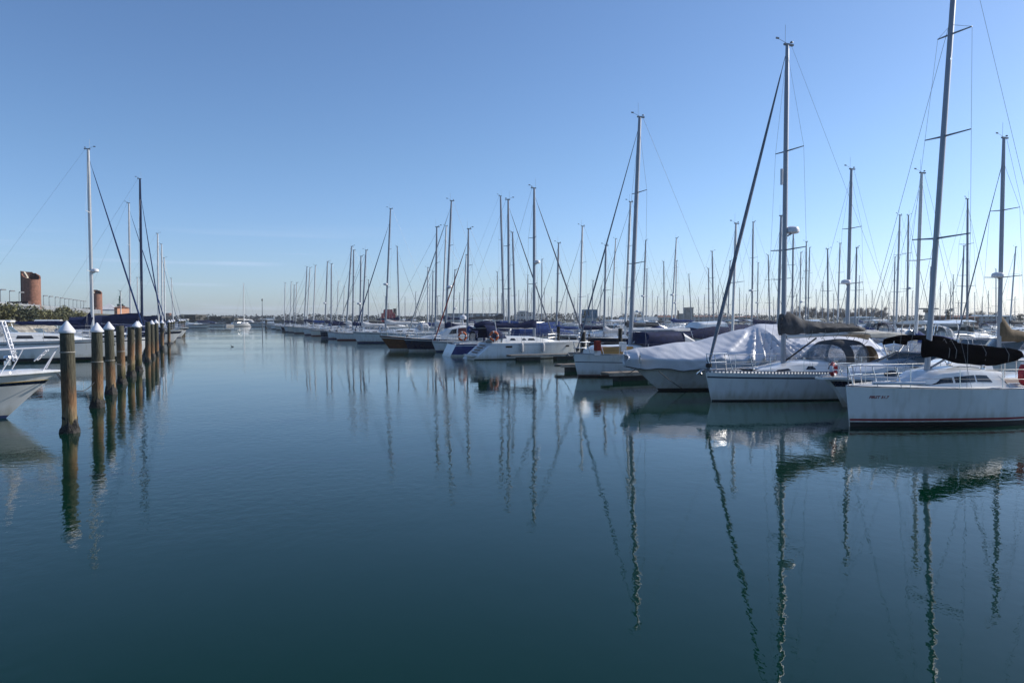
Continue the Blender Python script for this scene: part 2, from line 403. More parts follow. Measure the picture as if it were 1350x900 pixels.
def arch(x, w, z0, h, n=10, p=.75):
    """half-hoop from side to side"""
    r = []
    for i in range(n + 1):
        a = math.pi * i / n; c, s_ = math.cos(a), math.sin(a)
        r.append((x, -w * math.copysign(abs(c) ** p, c), z0 + h * abs(s_) ** p))
    return r
def canopy(hoops, th=.02):
    mb = MB(); rings = [[(q[0], q[1], q[2]) for q in h] for h in hoops]
    inner = [[(q[0], q[1] * .985, q[2] - th) for q in h] for h in hoops]
    full = [a + list(reversed(b)) for a, b in zip(rings, inner)]
    return mb.loft(full)

CACHE = {}
def part(par, name, key, mk, mats, sc=None, smooth=35):
    """a part whose mesh is shared by every thing with the same key"""
    if key is None: return link(name, mk().mesh(name, mats, smooth), par, sc)
    k = (name, key, str(mats))
    if k not in CACHE: CACHE[k] = mk().mesh(name, mats, smooth)
    return link(name, CACHE[k], par, sc)

def rig(par, h, xm, z0, mh, rake, jib, bow_x, stern_x, mast='alu', r=.085, spreaders=2, radar=None, wire=.006, seed=0, detail=True, frac=.95, jr=.06, wind=True, bow_z=None, back=True):
    """mast with spreaders, masthead gear, stays and a furled headsail. rake = metres aft at mast top"""
    def ax(z): return xm + rake * (z - z0) / (mh - z0)
    top = (ax(mh), 0, mh)
    mid = [(ax(lerp(z0, mh, f)), 0, lerp(z0, mh, f)) for f in (0, .5, .85, 1)]
    mo = MB().tube(mid, [r, r, r * .95, r * .7], 10 if detail else 7, sq=.72).build('mast', mast, par)
    hd = MB().box((top[0] + .06, 0, mh + .03), (.42, .09, .07)).tube([(top[0] - .1, 0, mh + .03), (top[0] - .1, 0, mh + .75)], .007, 4)
    if wind:
        sgn = 1 if seed % 2 else -1
        hd.tube([(top[0], 0, mh + .06), (top[0] + sgn * .32, .05, mh + .2), (top[0] + sgn * .4, .05, mh + .2)], .008, 4)
        hd.box((top[0] + sgn * .42, .05, mh + .23), (.15, .02, .07)).lathe([(.0, 0), (.06, .02), (.06, .05), (0, .09)], (top[0] + .2, 0, mh + .1), 8)
    hd.build('masthead_fitting', 'wire', mo)
    tips = []
    for i in range(spreaders):
        z = lerp(z0, mh, {1: (.52,), 2: (.36, .67), 3: (.3, .53, .76)}[spreaders][i]); ln = .95 - .2 * i
        for sd in (-1, 1):
            MB().tube([(ax(z), sd * .04, z), (ax(z) + .16, sd * ln, z + .06)], [.03, .018], 5).build('spreader', mast, mo)
        tips.append((ax(z) + .16, ln, z + .06))
    zc = h.deck_z(xm); yc = h.deck_y(xm) * .9; tp = lerp(z0, mh, frac); tpx = ax(tp)
    for sd in (-1, 1):
        MB().tube([(xm + .12, sd * yc, zc)] + [(a, sd * b, c) for a, b, c in tips] + [(tpx, sd * .05, tp)], wire, 4).build('shroud', 'wire', par, 0)
    if detail:
        zl = tips[0][2] - .08
        for sd in (-1, 1): MB().tube([(xm + .35, sd * yc * .98, zc), (ax(zl), sd * .05, zl)], wire, 4).build('shroud', 'wire', par, 0)
    bz = bow_z if bow_z is not None else h.deck_z(bow_x) + .06
    fs = (bow_x, 0, bz); ft = (ax(tp) - .09, 0, tp)
    if jib:
        a = Vector(fs); b = Vector(ft)
        pts = [a.lerp(b, q) for q in (0, .012, .04, .15, .5, .8, .93, .95, 1)]
        MB().tube(pts, [.012, .07, jr * .75, jr * 1.1, jr, jr * .62, jr * .38, .014, .01], 8).build('furled_headsail', jib, par)
        MB().lathe([(.05, 0), (.11, .02), (.11, .14), (.05, .17)], (a.lerp(b, .02).x, 0, bz + .1), 10).build('furling_drum', 'rubber', par)
    else: MB().tube([fs, ft], wire * 1.3, 4).build('forestay', 'wire', par, 0)
    if back: MB().tube([(stern_x, 0, h.deck_z(stern_x)), (top[0] + .2, 0, mh)], wire, 4).build('backstay', 'wire', par, 0)
    if radar:
        zr = lerp(z0, mh, radar[0]); q = radar[1]
        MB().tube([(ax(zr), 0, zr - .18), (ax(zr) + q * .42, 0, zr - .02)], .03, 5).build('radar_bracket', 'alu', mo)
        MB().lathe([(0, -.02), (.2, -.02), (.27, .02), (.28, .12), (.24, .2), (.1, .25), (0, .255)], (ax(zr) + q * .42, 0, zr), 14).build('radar_dome', 'white_plastic', mo)
    return mo, ax

def pulpit(par, h, length=1.0, height=.62, r=.014, mats='steel', key=None, sc=None):
    def mk():
        mb = MB(); t = length / h.L
        for dz in (height, height * .52):
            a = h.rail_pts(-1, 0, t, dz, 6, .04); b = h.rail_pts(1, 0, t, dz, 6, .04)
            mb.tube(list(reversed(a)) + b[1:], r, 5)
        for sd in (-1, 1):
            for q in (.12, .55, 1):
                p0 = h.rail_pts(sd, t * q, t * q + .001, 0, 1, .04)[0]; p1 = h.rail_pts(sd, max(0, t * q - .015), 1, height, 1, .04)[0]
                mb.tube([p0, p1], r, 5)
        return mb
    return part(par, 'pulpit', key, mk, mats, sc)
def pushpit(par, h, length=1.2, height=.62, r=.014, key=None, sc=None):
    def mk():
        mb = MB(); t0 = 1 - length / h.L
        for dz in (height, height * .5):
            a = h.rail_pts(-1, t0, 1, dz, 6, .05); b = h.rail_pts(1, t0, 1, dz, 6, .05)
            mb.tube(a + list(reversed(b)), r, 5)
        for sd in (-1, 1):
            for q in (0, .5, 1):
                p0 = h.rail_pts(sd, lerp(t0, 1, q), 1, 0, 1, .05)[0]; mb.tube([p0, (p0[0], p0[1], p0[2] + height)], r, 5)
        return mb
    return part(par, 'pushpit', key, mk, 'steel', sc)
def lifelines(par, h, t0, t1, n=5, height=.6, split=True, key=None, sc=None):
    if split:
        for sd in (-1, 1):
            for i in range(n):
                t = lerp(t0, t1, i / (n - 1)); p0 = h.rail_pts(sd, t, 1, 0, 1, .05)[0]
                MB().tube([p0, (p0[0], p0[1], p0[2] + height)], [.014, .011], 6).build('stanchion', 'steel', par)
            for dz in (height, height * .5): MB().tube(h.rail_pts(sd, t0 - .02, t1 + .03, dz, 14, .05), .005, 4).build('lifeline', 'wire', par, 0)
    else:
        def mk():
            mb = MB()
            for sd in (-1, 1):
                for i in range(n):
                    p0 = h.rail_pts(sd, lerp(t0, t1, i / (n - 1)), 1, 0, 1, .05)[0]; mb.tube([p0, (p0[0], p0[1], p0[2] + height)], .014, 4)
                for dz in (height, height * .5): mb.tube(h.rail_pts(sd, t0, t1, dz, 8, .05), .007, 4)
            return mb
        part(par, 'guardrail', key, mk, 'steel', sc)
def sheet_between(hoops, i0, i1, th=.015):
    return canopy([h[i0:i1 + 1] for h in hoops], th)
def sprayhood(par, h, xa, xb, w, z0, ht, col, clear=True, key=None, sc=None):
    """folding hood: clear front and side windows between bands of cloth, cloth roof"""
    n = 20; A = lambda f, ww, hh: arch(lerp(xa, xb, f), w * ww, z0, ht * hh, n)
    front = [A(0, .85, .16), A(.2, .92, .55), A(.38, .97, .82)]; mid = [A(.38, .975, .83), A(.5, 1, 1), A(.58, 1, 1.02)]; rear = [A(.58, 1, 1.02), A(.8, 1.0, 1.06), A(.93, .99, 1.03)]; last = [A(.93, .99, 1.03), A(1, .98, 1.02)]
    def cloth():
        mb = canopy(mid, .02)
        for q in (canopy(last, .02), sheet_between(rear, 5, n - 5, .02)): mb.add(q.v, q.f)
        return mb
    part(par, 'sprayhood', key, cloth, col, sc)
    wm = 'vinyl' if clear else col
    part(par, 'sprayhood_window', key, lambda: canopy(front, .008), wm, sc)
    for k, (i, j) in enumerate(((0, 5), (n - 5, n))): part(par, 'sprayhood_window', (key, k) if key else None, lambda: sheet_between(rear, i, j, .008), wm, sc)

def cockpit(par, h, x0, x1, w, ht=.28, key=None, sc=None):
    def mk():
        mb = MB()
        for sd in (-1, 1):
            rings = []
            for i in range(7):
                x = lerp(x0, x1, i / 6); z = h.deck_z(x) - .02; q = ht * (1 - .55 * (i / 6) ** 2)
                rings.append([(x, sd * (w + .13), z), (x, sd * (w + .1), z + q), (x, sd * (w - .04), z + q), (x, sd * (w - .1), z)])
            mb.loft(rings)
        return mb
    part(par, 'coaming', key, mk, 'white', sc)
    part(par, 'cockpit_sole', key, lambda: MB().loft([[(x, -w + .12, h.deck_z(x) + .062), (x, w - .12, h.deck_z(x) + .062), (x, w - .12, h.deck_z(x) - .1), (x, -w + .12, h.deck_z(x) - .1)] for x in (x0, x1)]), 'teak', sc)

# ---- a sailing boat of the rows further off: hull pieces shared between boats of a kind, rig made to measure
HULLK = {
    'cruiser': dict(B=3.3, fb=1.2, fs=1.0, over=.5, trans=.5),
    'racer': dict(B=3.2, fb=1.1, fs=.9, over=.15, trans=.25, ws=.85),
    'classic': dict(B=3.0, fb=1.25, fs=.85, over=.95, trans=-.3, ws=.6, sag=.14),
    'scoop': dict(B=3.4, fb=1.25, fs=1.15, over=.35, trans=1.2, ws=.85),
}
HCOL = {'white': 'white', 'grime': 'grime', 'navy': 'navy', 'royal': 'royal', 'brown': 'brown', 'cream': 'cream'}
def sailboat(label, loc, rz, mh, xm, z0=None, kind='cruiser', hull='white', stripe='blueline', anti='anti_blue', cover='f_blue', jib='f_jib', rake=0, L=10, mast='alu', radar=None,
             spr=2, hood='f_navy', group=None, seed=0, boom=None, r=None, far=False, wire=.007, cprof=None, sun=None):
    k = L / 10.0
    h10 = Hull(10, **HULLK[kind]); h = Hull(L, *(HULLK[kind][q] * k for q in ('B', 'fb', 'fs')), over=HULLK[kind]['over'] * k, trans=HULLK[kind]['trans'] * k, ws=HULLK[kind].get('ws', .78), sag=HULLK[kind].get('sag', .06) * k)
    t = thing('sailing_boat', label, 'sailing boat', loc, rz, group)
    cv = (.80, .86, 1)
    part(t, 'hull', (kind, hull == 'royal'), lambda: h10.mesh([(.0, 2), (.10, 2), (.16, 1)], (.84, .9, 1), 18, 1 if hull == 'royal' else 0), [HCOL[hull], stripe, anti], k)
    part(t, 'deck', kind, lambda: h10.deck(.06, 14), 'deck', k)
    roof = Roof(h10, -2.6, 1.9, [(0, .02), (.25, .3), (.6, .45), (1, .5)], [(0, .35), (.3, .85), (1, 1.12)])
    part(t, 'coachroof', kind, lambda: roof.mesh(10), 'white', k)
    for sd in (-1, 1):
        if seed % 2:
            part(t, 'window', (kind, sd, 1), lambda: roof.window(sd, (-1.2, 1.3, -.7, 1.2), .4, .78, n=5), 'window', k)
        else:
            for a in (-1.1, .1): part(t, 'window', (kind, sd, a), lambda: roof.window(sd, (a, a + .8, a + .1, a + .75), .42, .75, n=3), 'window', k)
    cockpit(t, h10, 1.95, 4.1, .85, .3, kind, k)
    if hood: sprayhood(t, h10, 1.2, 2.6, 1.05, h10.deck_z(1.9) + .25, .85, hood, True, kind, k)
    pulpit(t, h10, 1.2, .65, .018, 'steel', kind, k); pushpit(t, h10, 1.1, .65, .018, kind, k)
    lifelines(t, h10, .14, .86, 5, .6, False, kind, k)
    part(t, 'toe_rail', kind, lambda: MB().tube(h10.rail_pts(-1, 0, 1, .02), .022, 4).tube(h10.rail_pts(1, 0, 1, .02), .022, 4), 'alu', k)
    zr = roof.top(xm / k) * k - .06 if z0 is None else z0
    bow_x = -L / 2 - HULLK[kind]['over'] * k + .25
    rig(t, h, xm, zr, mh, rake, jib, bow_x, L / 2 - HULLK[kind]['trans'] * k - .1, mast, r or (.06 + mh * .0032) * (1.25 if far else 1.05), spr, radar, wire, seed, not far, .94 if seed % 3 else .88, (.05 + mh * .0012) * (.42 if far else .85))
    bl = boom or L * .37; zb = max(zr + .75 * k, 1.9 * k)
    MB().tube([(xm + .1, 0, zb), (xm + bl, 0, zb + .12)], .065, 7).build('boom', 'alu', t)
    if cover:
        MBc = cover_mesh(xm - .06, xm + bl * .98, zb + .03, zb + .14, cprof or [(0, .75), (.1, .62), (.3, .38), (.7, .3), (1, .14)], .15, 14, seed, .09)
        MBc.build('sail_cover', cover, t)
    if sun:
        zz = h.deck_z(L * .3) + 1.9
        canopy([arch(L * .22, 1.1 * k, zz - .25, .3, 6, .5), arch(L * .33, 1.15 * k, zz - .2, .3, 6, .5), arch(L * .44, 1.1 * k, zz - .25, .3, 6, .5)]).build('bimini', sun, t)
        fr = MB()
        for sd in (-1, 1):
            for x in (.24, .42): fr.tube([(L * .33, sd * 1.05 * k, h.deck_z(L * .33)), (L * x, sd * 1.08 * k, zz - .2)], .013, 4)
        fr.build('bimini_frame', 'steel', t)
    return t

MK = {
    'day': dict(L=7.5, B=2.7, fb=1.15, fs=.85, cab=((-2.4, .6), [(0, .04), (.4, .35), (1, .55)], [(0, .3), (.4, .8), (1, 1.0)])),
    'fly': dict(L=11, B=3.7, fb=1.7, fs=1.1, cab=((-3.0, 2.6), [(0, .05), (.35, .55), (.5, 1.3), (1, 1.5)], [(0, .4), (.35, 1.15), (1, 1.4)])),
    'ht': dict(L=9.5, B=3.2, fb=1.4, fs=1.0, cab=((-2.8, 1.6), [(0, .04), (.4, .42), (1, .75)], [(0, .35), (.4, .95), (1, 1.2)])),
}
def motorboat(label, loc, rz, kind='day', hull='white', stripe='navy', cover=None, group=None, seed=0, bim=None, ch=1.5, cat='motor boat', name='motor_boat'):
    q = MK[kind]; h = Hull(q['L'], q['B'], q['fb'], q['fs'], q['fb'] * .75, .1, wl0=.25, wl1=.86, tm=.62, ws=.9, fp=.9, stem=1.15)
    t = thing(name, label, cat, loc, rz, group)
    part(t, 'hull', kind, lambda: h.mesh([(.0, 2), (.08, 2)], (.66, .88, 1), 18), [HCOL.get(hull, hull), stripe, 'anti_blue'])
    part(t, 'deck', kind, lambda: h.deck(.08, 14), 'white')
    (x0, x1), hp, wp = q['cab']; roof = Roof(h, x0, x1, hp, wp, .25)
    part(t, 'cabin', kind, lambda: roof.mesh(14), 'white')
    part(t, 'rub_rail', kind, lambda: MB().tube(h.rail_pts(-1), .03, 5).tube(h.rail_pts(1), .03, 5), 'rubber')
    pulpit(t, h, q['L'] * .42, .6, .016, 'steel', 'm' + kind)
    zc = roof.top(x1 - .3)
    if cover:
        rings = []
        for i in range(11):
            f = i / 10; x = lerp(x0 + .7, q['L'] / 2 - .15, f); hb_ = h.deck_y(x) * .97; zt = h.deck_z(x) + lerp(.5, ch, math.sin(min(1, f * 1.35) * math.pi / 1.6)) ; ring = []
            for j in range(13):
                a = math.pi * j / 12; ring.append((x, -hb_ * math.cos(a), h.deck_z(x) - .1 + (zt - h.deck_z(x)) * max(0, math.sin(a)) ** .7 + mnoise.noise(Vector((x * 1.7, j * .6, seed))) * .06))
            rings.append(ring)
        MB().loft(rings).build('cover', cover, t)
    elif kind == 'fly':
        for sd in (-1, 1):
            part(t, 'window', ('fly', sd), lambda: roof.window(sd, (-.6, 2.2, -.25, 2.0), .55, .86, .012), 'window')
        part(t, 'windscreen', 'fly', lambda: MB().prism([(-1.0, h.deck_z(-1) + .75), (-.35, h.deck_z(0) + 1.2), (-.31, h.deck_z(0) + 1.2), (-.93, h.deck_z(-1) + .72)], -1.0, 1.0, 'y'), 'window')
        def fb_():
            mb = MB(); z = roof.top(1.5) - .02
            for i, (yy, s1) in enumerate(((1.15, 1), (-1.15, -1))): mb.prism([(-.3, z), (.1, z + .55), (2.6, z + .45), (2.6, z)], yy - .04, yy + .04, 'y')
            mb.prism([(-.34, z), (.06, z + .55), (.14, z + .55), (-.2, z)], -1.1, 1.1, 'y'); return mb
        part(t, 'flybridge', 'fly', fb_, 'white')
        part(t, 'radar_arch', 'fly', lambda: MB().tube([(2.5, -1.25, zc - .1), (2.9, -1.15, zc + 1.2), (2.9, 1.15, zc + 1.2), (2.5, 1.25, zc - .1)], .09, 6), 'white')
        part(t, 'radar_dome', 'fly', lambda: MB().lathe([(0, 0), (.26, 0), (.28, .12), (.2, .22), (0, .25)], (2.9, 0, zc + 1.27), 12), 'white_plastic')
    else:
        z = h.deck_z(x1) + hp[-1][1] - .02; b = wp[-1][1]
        wsx = x1 - .9
        part(t, 'windscreen', kind, lambda: canopy([[(wsx - .3 + .5 * abs(u) ** 2, b * u * .9, roof.side(wsx - .3 + .5 * abs(u) ** 2, 1)[1] - .03) for u in (-1, -.6, -.2, .2, .6, 1)], [(wsx + .35 + .6 * abs(u) ** 2, b * u * .88, z + .52) for u in (-1, -.6, -.2, .2, .6, 1)]], .012), 'glass')
        if kind == 'ht':
            part(t, 'hardtop', kind, lambda: MB().loft([[(x, y_, z + .95 + .1 * (1 - (y_ / b) ** 2) + zz) for y_, zz in ((-b, 0), (-b * .5, .05), (b * .5, .05), (b, 0), (b, -.06), (-b, -.06))] for x in (x1 - .7, x1 + 1.9)]), 'white')
            part(t, 'hardtop_post', kind, lambda: MB().tube([(x1 - .5, -b * .9, z), (x1 - .3, -b * .92, z + .92)], .03, 5).tube([(x1 - .5, b * .9, z), (x1 - .3, b * .92, z + .92)], .03, 5).tube([(x1 + 1.7, b * .95, z - .4), (x1 + 1.5, b * .9, z + .92)], .03, 5).tube([(x1 + 1.7, -b * .95, z - .4), (x1 + 1.5, -b * .9, z + .92)], .03, 5), 'steel')
        if bim:
            zz = z + 1.0
            canopy([arch(x1 - .2, b, zz - .2, .25, 6, .5), arch(x1 + .8, b * 1.04, zz - .14, .26, 6, .5), arch(x1 + 1.7, b, zz - .25, .25, 6, .5)]).build('bimini', bim, t)
            fr = MB()
            for sd in (-1, 1):
                for x in (-.2, 1.7): fr.tube([(x1 + .8, sd * b, z - .5), (x1 + x, sd * b, zz - .1)], .014, 4)
            fr.build('bimini_frame', 'steel', t)
        part(t, 'outboard' if kind == 'day' else 'swim_platform', kind, lambda: (MB().box((q['L'] / 2 + .25, 0, .95), (.45, .36, .55), taper=.8).box((q['L'] / 2 + .28, 0, .3), (.18, .14, .9))) if kind == 'day' else MB().box((q['L'] / 2 + .3, 0, .3), (.75, q['B'] * .8, .08)), 'rubber' if kind == 'day' else 'white')
    return t
# ------------------------------------------------------------------ water, land, quays
def water_mat():
    m = bpy.data.materials.new('harbour_water'); m.use_nodes = True
    n = m.node_tree.nodes; l = m.node_tree.links; b = n['Principled BSDF']
    b.inputs['Base Color'].default_value = (.0005, .021, .011, 1); b.inputs['Roughness'].default_value = .015; b.inputs['IOR'].default_value = 1.27
    t = n.new('ShaderNodeTexCoord')
    def noise(sc, det, rough, stretch=(1, 1, 1), rot=0):
        mp_ = n.new('ShaderNodeMapping'); mp_.inputs['Scale'].default_value = stretch; mp_.inputs['Rotation'].default_value = (0, 0, R(rot)); l.new(t.outputs['Object'], mp_.inputs[0])
        x = n.new('ShaderNodeTexNoise'); x.inputs['Scale'].default_value = sc; x.inputs['Detail'].default_value = det; x.inputs['Roughness'].default_value = rough; l.new(mp_.outputs[0], x.inputs[0]); return x.outputs[0]
    big = noise(.05, 3, .5, (.5, 1, 1), 22); mid = noise(.55, 2, .5, (1, .75, 1), 35); fine = noise(5.0, 3, .5, (1, .8, 1), -20)
    mr = n.new('ShaderNodeMapRange'); mr.inputs[1].default_value = .42; mr.inputs[2].default_value = .62; mr.inputs[3].default_value = .3; mr.inputs[4].default_value = 2.0; l.new(big, mr.inputs[0])
    f2 = n.new('ShaderNodeMath'); f2.operation = 'MULTIPLY'; l.new(fine, f2.inputs[0]); l.new(mr.outputs[0], f2.inputs[1])
    f3 = n.new('ShaderNodeMath'); f3.operation = 'MULTIPLY'; f3.inputs[1].default_value = .0056; l.new(f2.outputs[0], f3.inputs[0])
    m3 = n.new('ShaderNodeMath'); m3.operation = 'MULTIPLY_ADD'; m3.inputs[1].default_value = .008; l.new(mid, m3.inputs[0]); l.new(f3.outputs[0], m3.inputs[2])
    bp = n.new('ShaderNodeBump'); bp.inputs['Strength'].default_value = 1; bp.inputs['Distance'].default_value = 1.0
    l.new(m3.outputs[0], bp.inputs['Height']); l.new(bp.outputs[0], b.inputs['Normal'])
    return m
M['water'] = water_mat()
M['land'] = mat('dry_grass_land', (.10, .10, .05), .95, var=.4, scale=.2)
M['quay'] = mat('quay_stone', (.17, .155, .13), .9, var=.4, scale=.8, bump=.03, bscale=4)
M['rock'] = mat('pale_rocks', (.42, .39, .33), .9, var=.4, scale=1.2, bump=.05, bscale=3)
M['earth'] = mat('bank_earth', (.09, .085, .045), .95, var=.4, scale=.6)
M['seabed'] = mat('harbour_mud', (.02, .03, .025), .95)
def sheet(name, pts, z, m): return struct(MB().add([(x, y, z) for x, y in pts], [tuple(range(len(pts)))]).build(name, m, None, 0))
sheet('water', [(-900, -60), (1800, -60), (1800, 2200), (-900, 2200)], 0, 'water')
def block(name, pts, z0, z1, m): return struct(MB().prism(pts, z0, z1).build(name, m, None, 0))
FAR = 305
block('far_land', [(-60, FAR), (900, FAR - 70), (1750, 0), (1750, 2150), (-850, 2150), (-700, FAR + 40), (-150, FAR)][::1], -1, 1.5, 'land')
block('far_quay', [(-152, FAR - 3), (-58, FAR - 3), (-58, FAR + 1), (-152, FAR + 1)], -1, 2.4, 'quay')
# the bank along the left side of the marina with its promenade on top
def strip_v(name, prof, u0, u1, m, nseg=1):
    rings = []
    for i in range(nseg + 1):
        u = lerp(u0, u1, i / nseg); rings.append([tuple(uv(u, v, z)) for v, z in prof])
    return struct(MB().loft(rings).build(name, m, None, 0))
strip_v('embankment', [(-24.5, -1), (-25.5, 1.9), (-29.2, 4.35), (-70, 4.4), (-70, -1)], 40, 420, 'earth')
strip_v('promenade', [(-29.2, 4.36), (-29.2, 4.42), (-36, 4.42), (-36, 4.36)], 40, 420, 'quay')
strip_v('rock_bank', [(-23.4, -1), (-23.9, .5), (-25.0, 1.75), (-25.6, 1.96), (-25.7, -1)], 40, 420, 'rock')

# ------------------------------------------------------------------ mooring posts down the left side of the channel
POSTS = [(92.4, 570, 1), (129, 537, 1), (146.6, 519.5, 1), (160.6, 506, 0), (172.8, 496.5, 1), (182.8, 489, 1), (195, 477.5, 0), (201, 471.5, 1), (206.8, 467, 1), (214, 460.5, 1), (222.8, 454.5, 1), (226, 451.5, 1), (229.3, 448.8, 1), (236.5, 443.2, 1), (239, 441, 1), (241.4, 439.2, 1), (243.5, 437.5, 1)]
PLAB = ['nearest mooring post, white cone cap, thick mussel collar, beside the cruiser bow', 'second mooring post from the camera, white cone cap over orange brown timber', 'third mooring post from the camera, green grey under a white cone cap',
        'capless weathered grey post, fourth from the camera', 'fifth mooring post from the camera, white cap tilted a little', 'sixth mooring post from the camera, brown under a neat white cone',
        'dark orange post without a cap, seventh from the camera', 'slim white capped post just behind the capless orange one', 'ninth mooring post from the camera, white cap touching its neighbour', 'mooring post with dark tyre ring below its white cap',
        'first of the three close set orange posts with white caps', 'middle of the three close set orange posts with white caps', 'last of the three close set orange posts with white caps',
        'nearest of the four farthest white capped posts', 'second of the four farthest white capped posts', 'third of the four farthest white capped posts', 'farthest white capped mooring post']
rp_ = random.Random(5)
for i, (px, py, cap) in enumerate(POSTS):
    b = at(px, py)
    t = thing('mooring_post', PLAB[i], 'mooring post', b, rp_.uniform(0, 6), 'mooring posts along the left of the channel')
    t.rotation_euler[0] = rp_.uniform(-.02, .02); t.rotation_euler[1] = rp_.uniform(-.02, .02)
    top = 2.6 + rp_.uniform(-.04, .04) if cap else 2.78 - .1 * (i == 3); r0 = .175 if i < 9 else .165
    prof = [(r0 * 1.03, -1)] + [(r0 * (1.02 - .05 * z / 2.6) * (1 + rp_.uniform(-.02, .02)), z) for z in (0, .3, .6, .9, 1.2, 1.5, 1.8, 2.1, 2.4)] + [(r0 * .95, top - .01), (r0 * .9, top)]
    MB().lathe(prof, n=18).build('post', 'timber', t, 50)
    rings = []
    for z, rr in ((-.6, .2), (-.1, .25), (.03, .245), (.11, .225), (.2, .2), (.3, .18), (.4, .168)):
        rings.append([((rr + mnoise.noise(Vector((math.cos(k * .449) * 2.3 + i * 5, math.sin(k * .449) * 2.3, z * 6))) * .075 * (1 if z < .45 else .3)) * math.cos(k * .449), (rr + mnoise.noise(Vector((math.cos(k * .449) * 2.3 + i * 5, math.sin(k * .449) * 2.3, z * 6))) * .075) * math.sin(k * .449), z + (mnoise.noise(Vector((k * .8, i, 0))) * .14 if z > .25 else 0)) for k in range(14)])
    MB().loft(rings).build('mussel_growth', 'mussel', t, 20)
    if cap: 
        cm = MB().lathe([(.19, top - .015), (.20, top), (.203, top + .05), (.192, top + .065), (.03, top + .295), (.012, top + .308), (0, top + .31)], n=24).build('cone_cap', 'white_plastic', t, 30)
        if i == 4: cm.rotation_euler = (.09, .02, 0)
    if i < 4: MB().torus((0, 0, [2.12, 1.55, 1.35, 1.5][i]), r0 * 1.0, .017, 'z', 20, 6).build('rope_band', 'rope', t)
    if i == 9: MB().torus((0, 0, 2.0), .21, .09, 'z', 18, 8).torus((0, 0, 1.82), .21, .085, 'z', 18, 8).build('tyre_ring', 'rubber', t)

# ------------------------------------------------------------------ floating pontoons of the right side
def pontoon(label, a, b, width, name='floating_pontoon', nf=4, z=.42):
    c = (a + b) / 2; v = b - a; ln = v.length; t = thing(name, label, 'pontoon', (c.x, c.y, 0), math.atan2(v.y, v.x), 'floating pontoons')
    MB().box((0, 0, z - .04), (ln, width, .08)).build('walkway', 'planks', t)
    MB().box((0, width / 2 + .03, z - .09), (ln, .06, .16)).box((0, -width / 2 - .03, z - .09), (ln, .06, .16)).build('edge_beam', 'concrete', t)
    for i in range(nf):
        MB().box((lerp(-ln / 2, ln / 2, (i + .5) / nf), 0, z - .33), (ln / nf * .55, width * .9, .5)).build('float', 'darkfloat', t)
    return t
pontoon('long main pontoon behind the front row of moored boats', uv(10, 30), uv(225, 30), 2.2, nf=24)
pontoon('pontoon walkway between the far rows of masts', uv(40, 74.5), uv(240, 74.5), 2.2, nf=24)
pontoon('narrow finger pontoon alongside the white sloop with the lifebuoy', uv(50.4, 19.9), uv(50.4, 28.9), .8, 'finger_pontoon', 3)
pontoon('short finger pontoon left of the white bow with the yellow deckhouse', uv(39.0, 18.4), uv(39.0, 28.9), .8, 'finger_pontoon', 4)
pontoon('finger pontoon sticking out under the white tarpaulin', uv(32.2, 17.7), uv(32.2, 28.9), .8, 'finger_pontoon', 4)
for (u, v, lab) in ((39.6, 20.3, 'dark wooden pile standing by the bow of the white sloop'), (50.9, 29.3, 'dark pile behind the white sloop with the lifebuoy'), (66, 31.2, 'dark pile standing behind the navy hull')):
    q = uv(u, v); t = thing('pontoon_pile', lab, 'pile', q); MB().lathe([(.16, -1), (.16, 2.2), (.13, 2.24), (0, 2.25)], n=12).build('pile_shaft', 'mussel', t)
    MB().torus((0, 0, .5), .22, .04, 'z', 14, 6).build('pile_ring', 'steel', t)

# ------------------------------------------------------------------ solving helpers for boats
def along(B, dv, px, z):
    s = 0.0
    for _ in range(12):
        q = B + dv * s + Vector((0, 0, z)); x, y = proj(q); dp = q.y * cp - (q.z - CH) * sp
        s += (px - x) * dp / 1000 / (dv.x - (px - 675) / 1000 * dv.y)
    return s
def mast_fit(base, dv, px, py):
    r, hh = 0.0, 8.0
    for _ in range(20):
        q = base + dv * r + Vector((0, 0, hh)); x, y = proj(q); dp = q.y
        hh += (y - py) * dp / 1000; r += (px - x) * dp / 1000 / dv.x
    return hh, r

# ------------------------------------------------------------------ front row, right: boats built one by one
def lettering(par, h, text, x0, z0, size, mname, side=-1, shear=.25, name='lettering'):
    cu = bpy.data.curves.new('lettering', 'FONT'); cu.body = text; cu.size = size; cu.shear = shear; cu.resolution_u = 2; cu.offset = .004
    o = bpy.data.objects.new('lettering', cu); COL.objects.link(o); bpy.context.view_layer.update()
    me = bpy.data.meshes.new_from_object(o.evaluated_get(bpy.context.evaluated_depsgraph_get())); bpy.data.objects.remove(o)
    for v in me.vertices:
        X, Z = x0 - side * v.co.x if side > 0 else x0 + v.co.x, z0 + v.co.y
        a, b = h.at(0, Z)[0], h.at(1, Z)[0]; t = clamp((X - a) / (b - a), 0, 1)
        v.co = (X, side * (h.at(t, Z)[1] + .006), Z)
    me.materials.clear(); me.materials.append(M[mname]); return link(name, me, par)

GF = 'front row of moored boats on the right'
RZ = TH
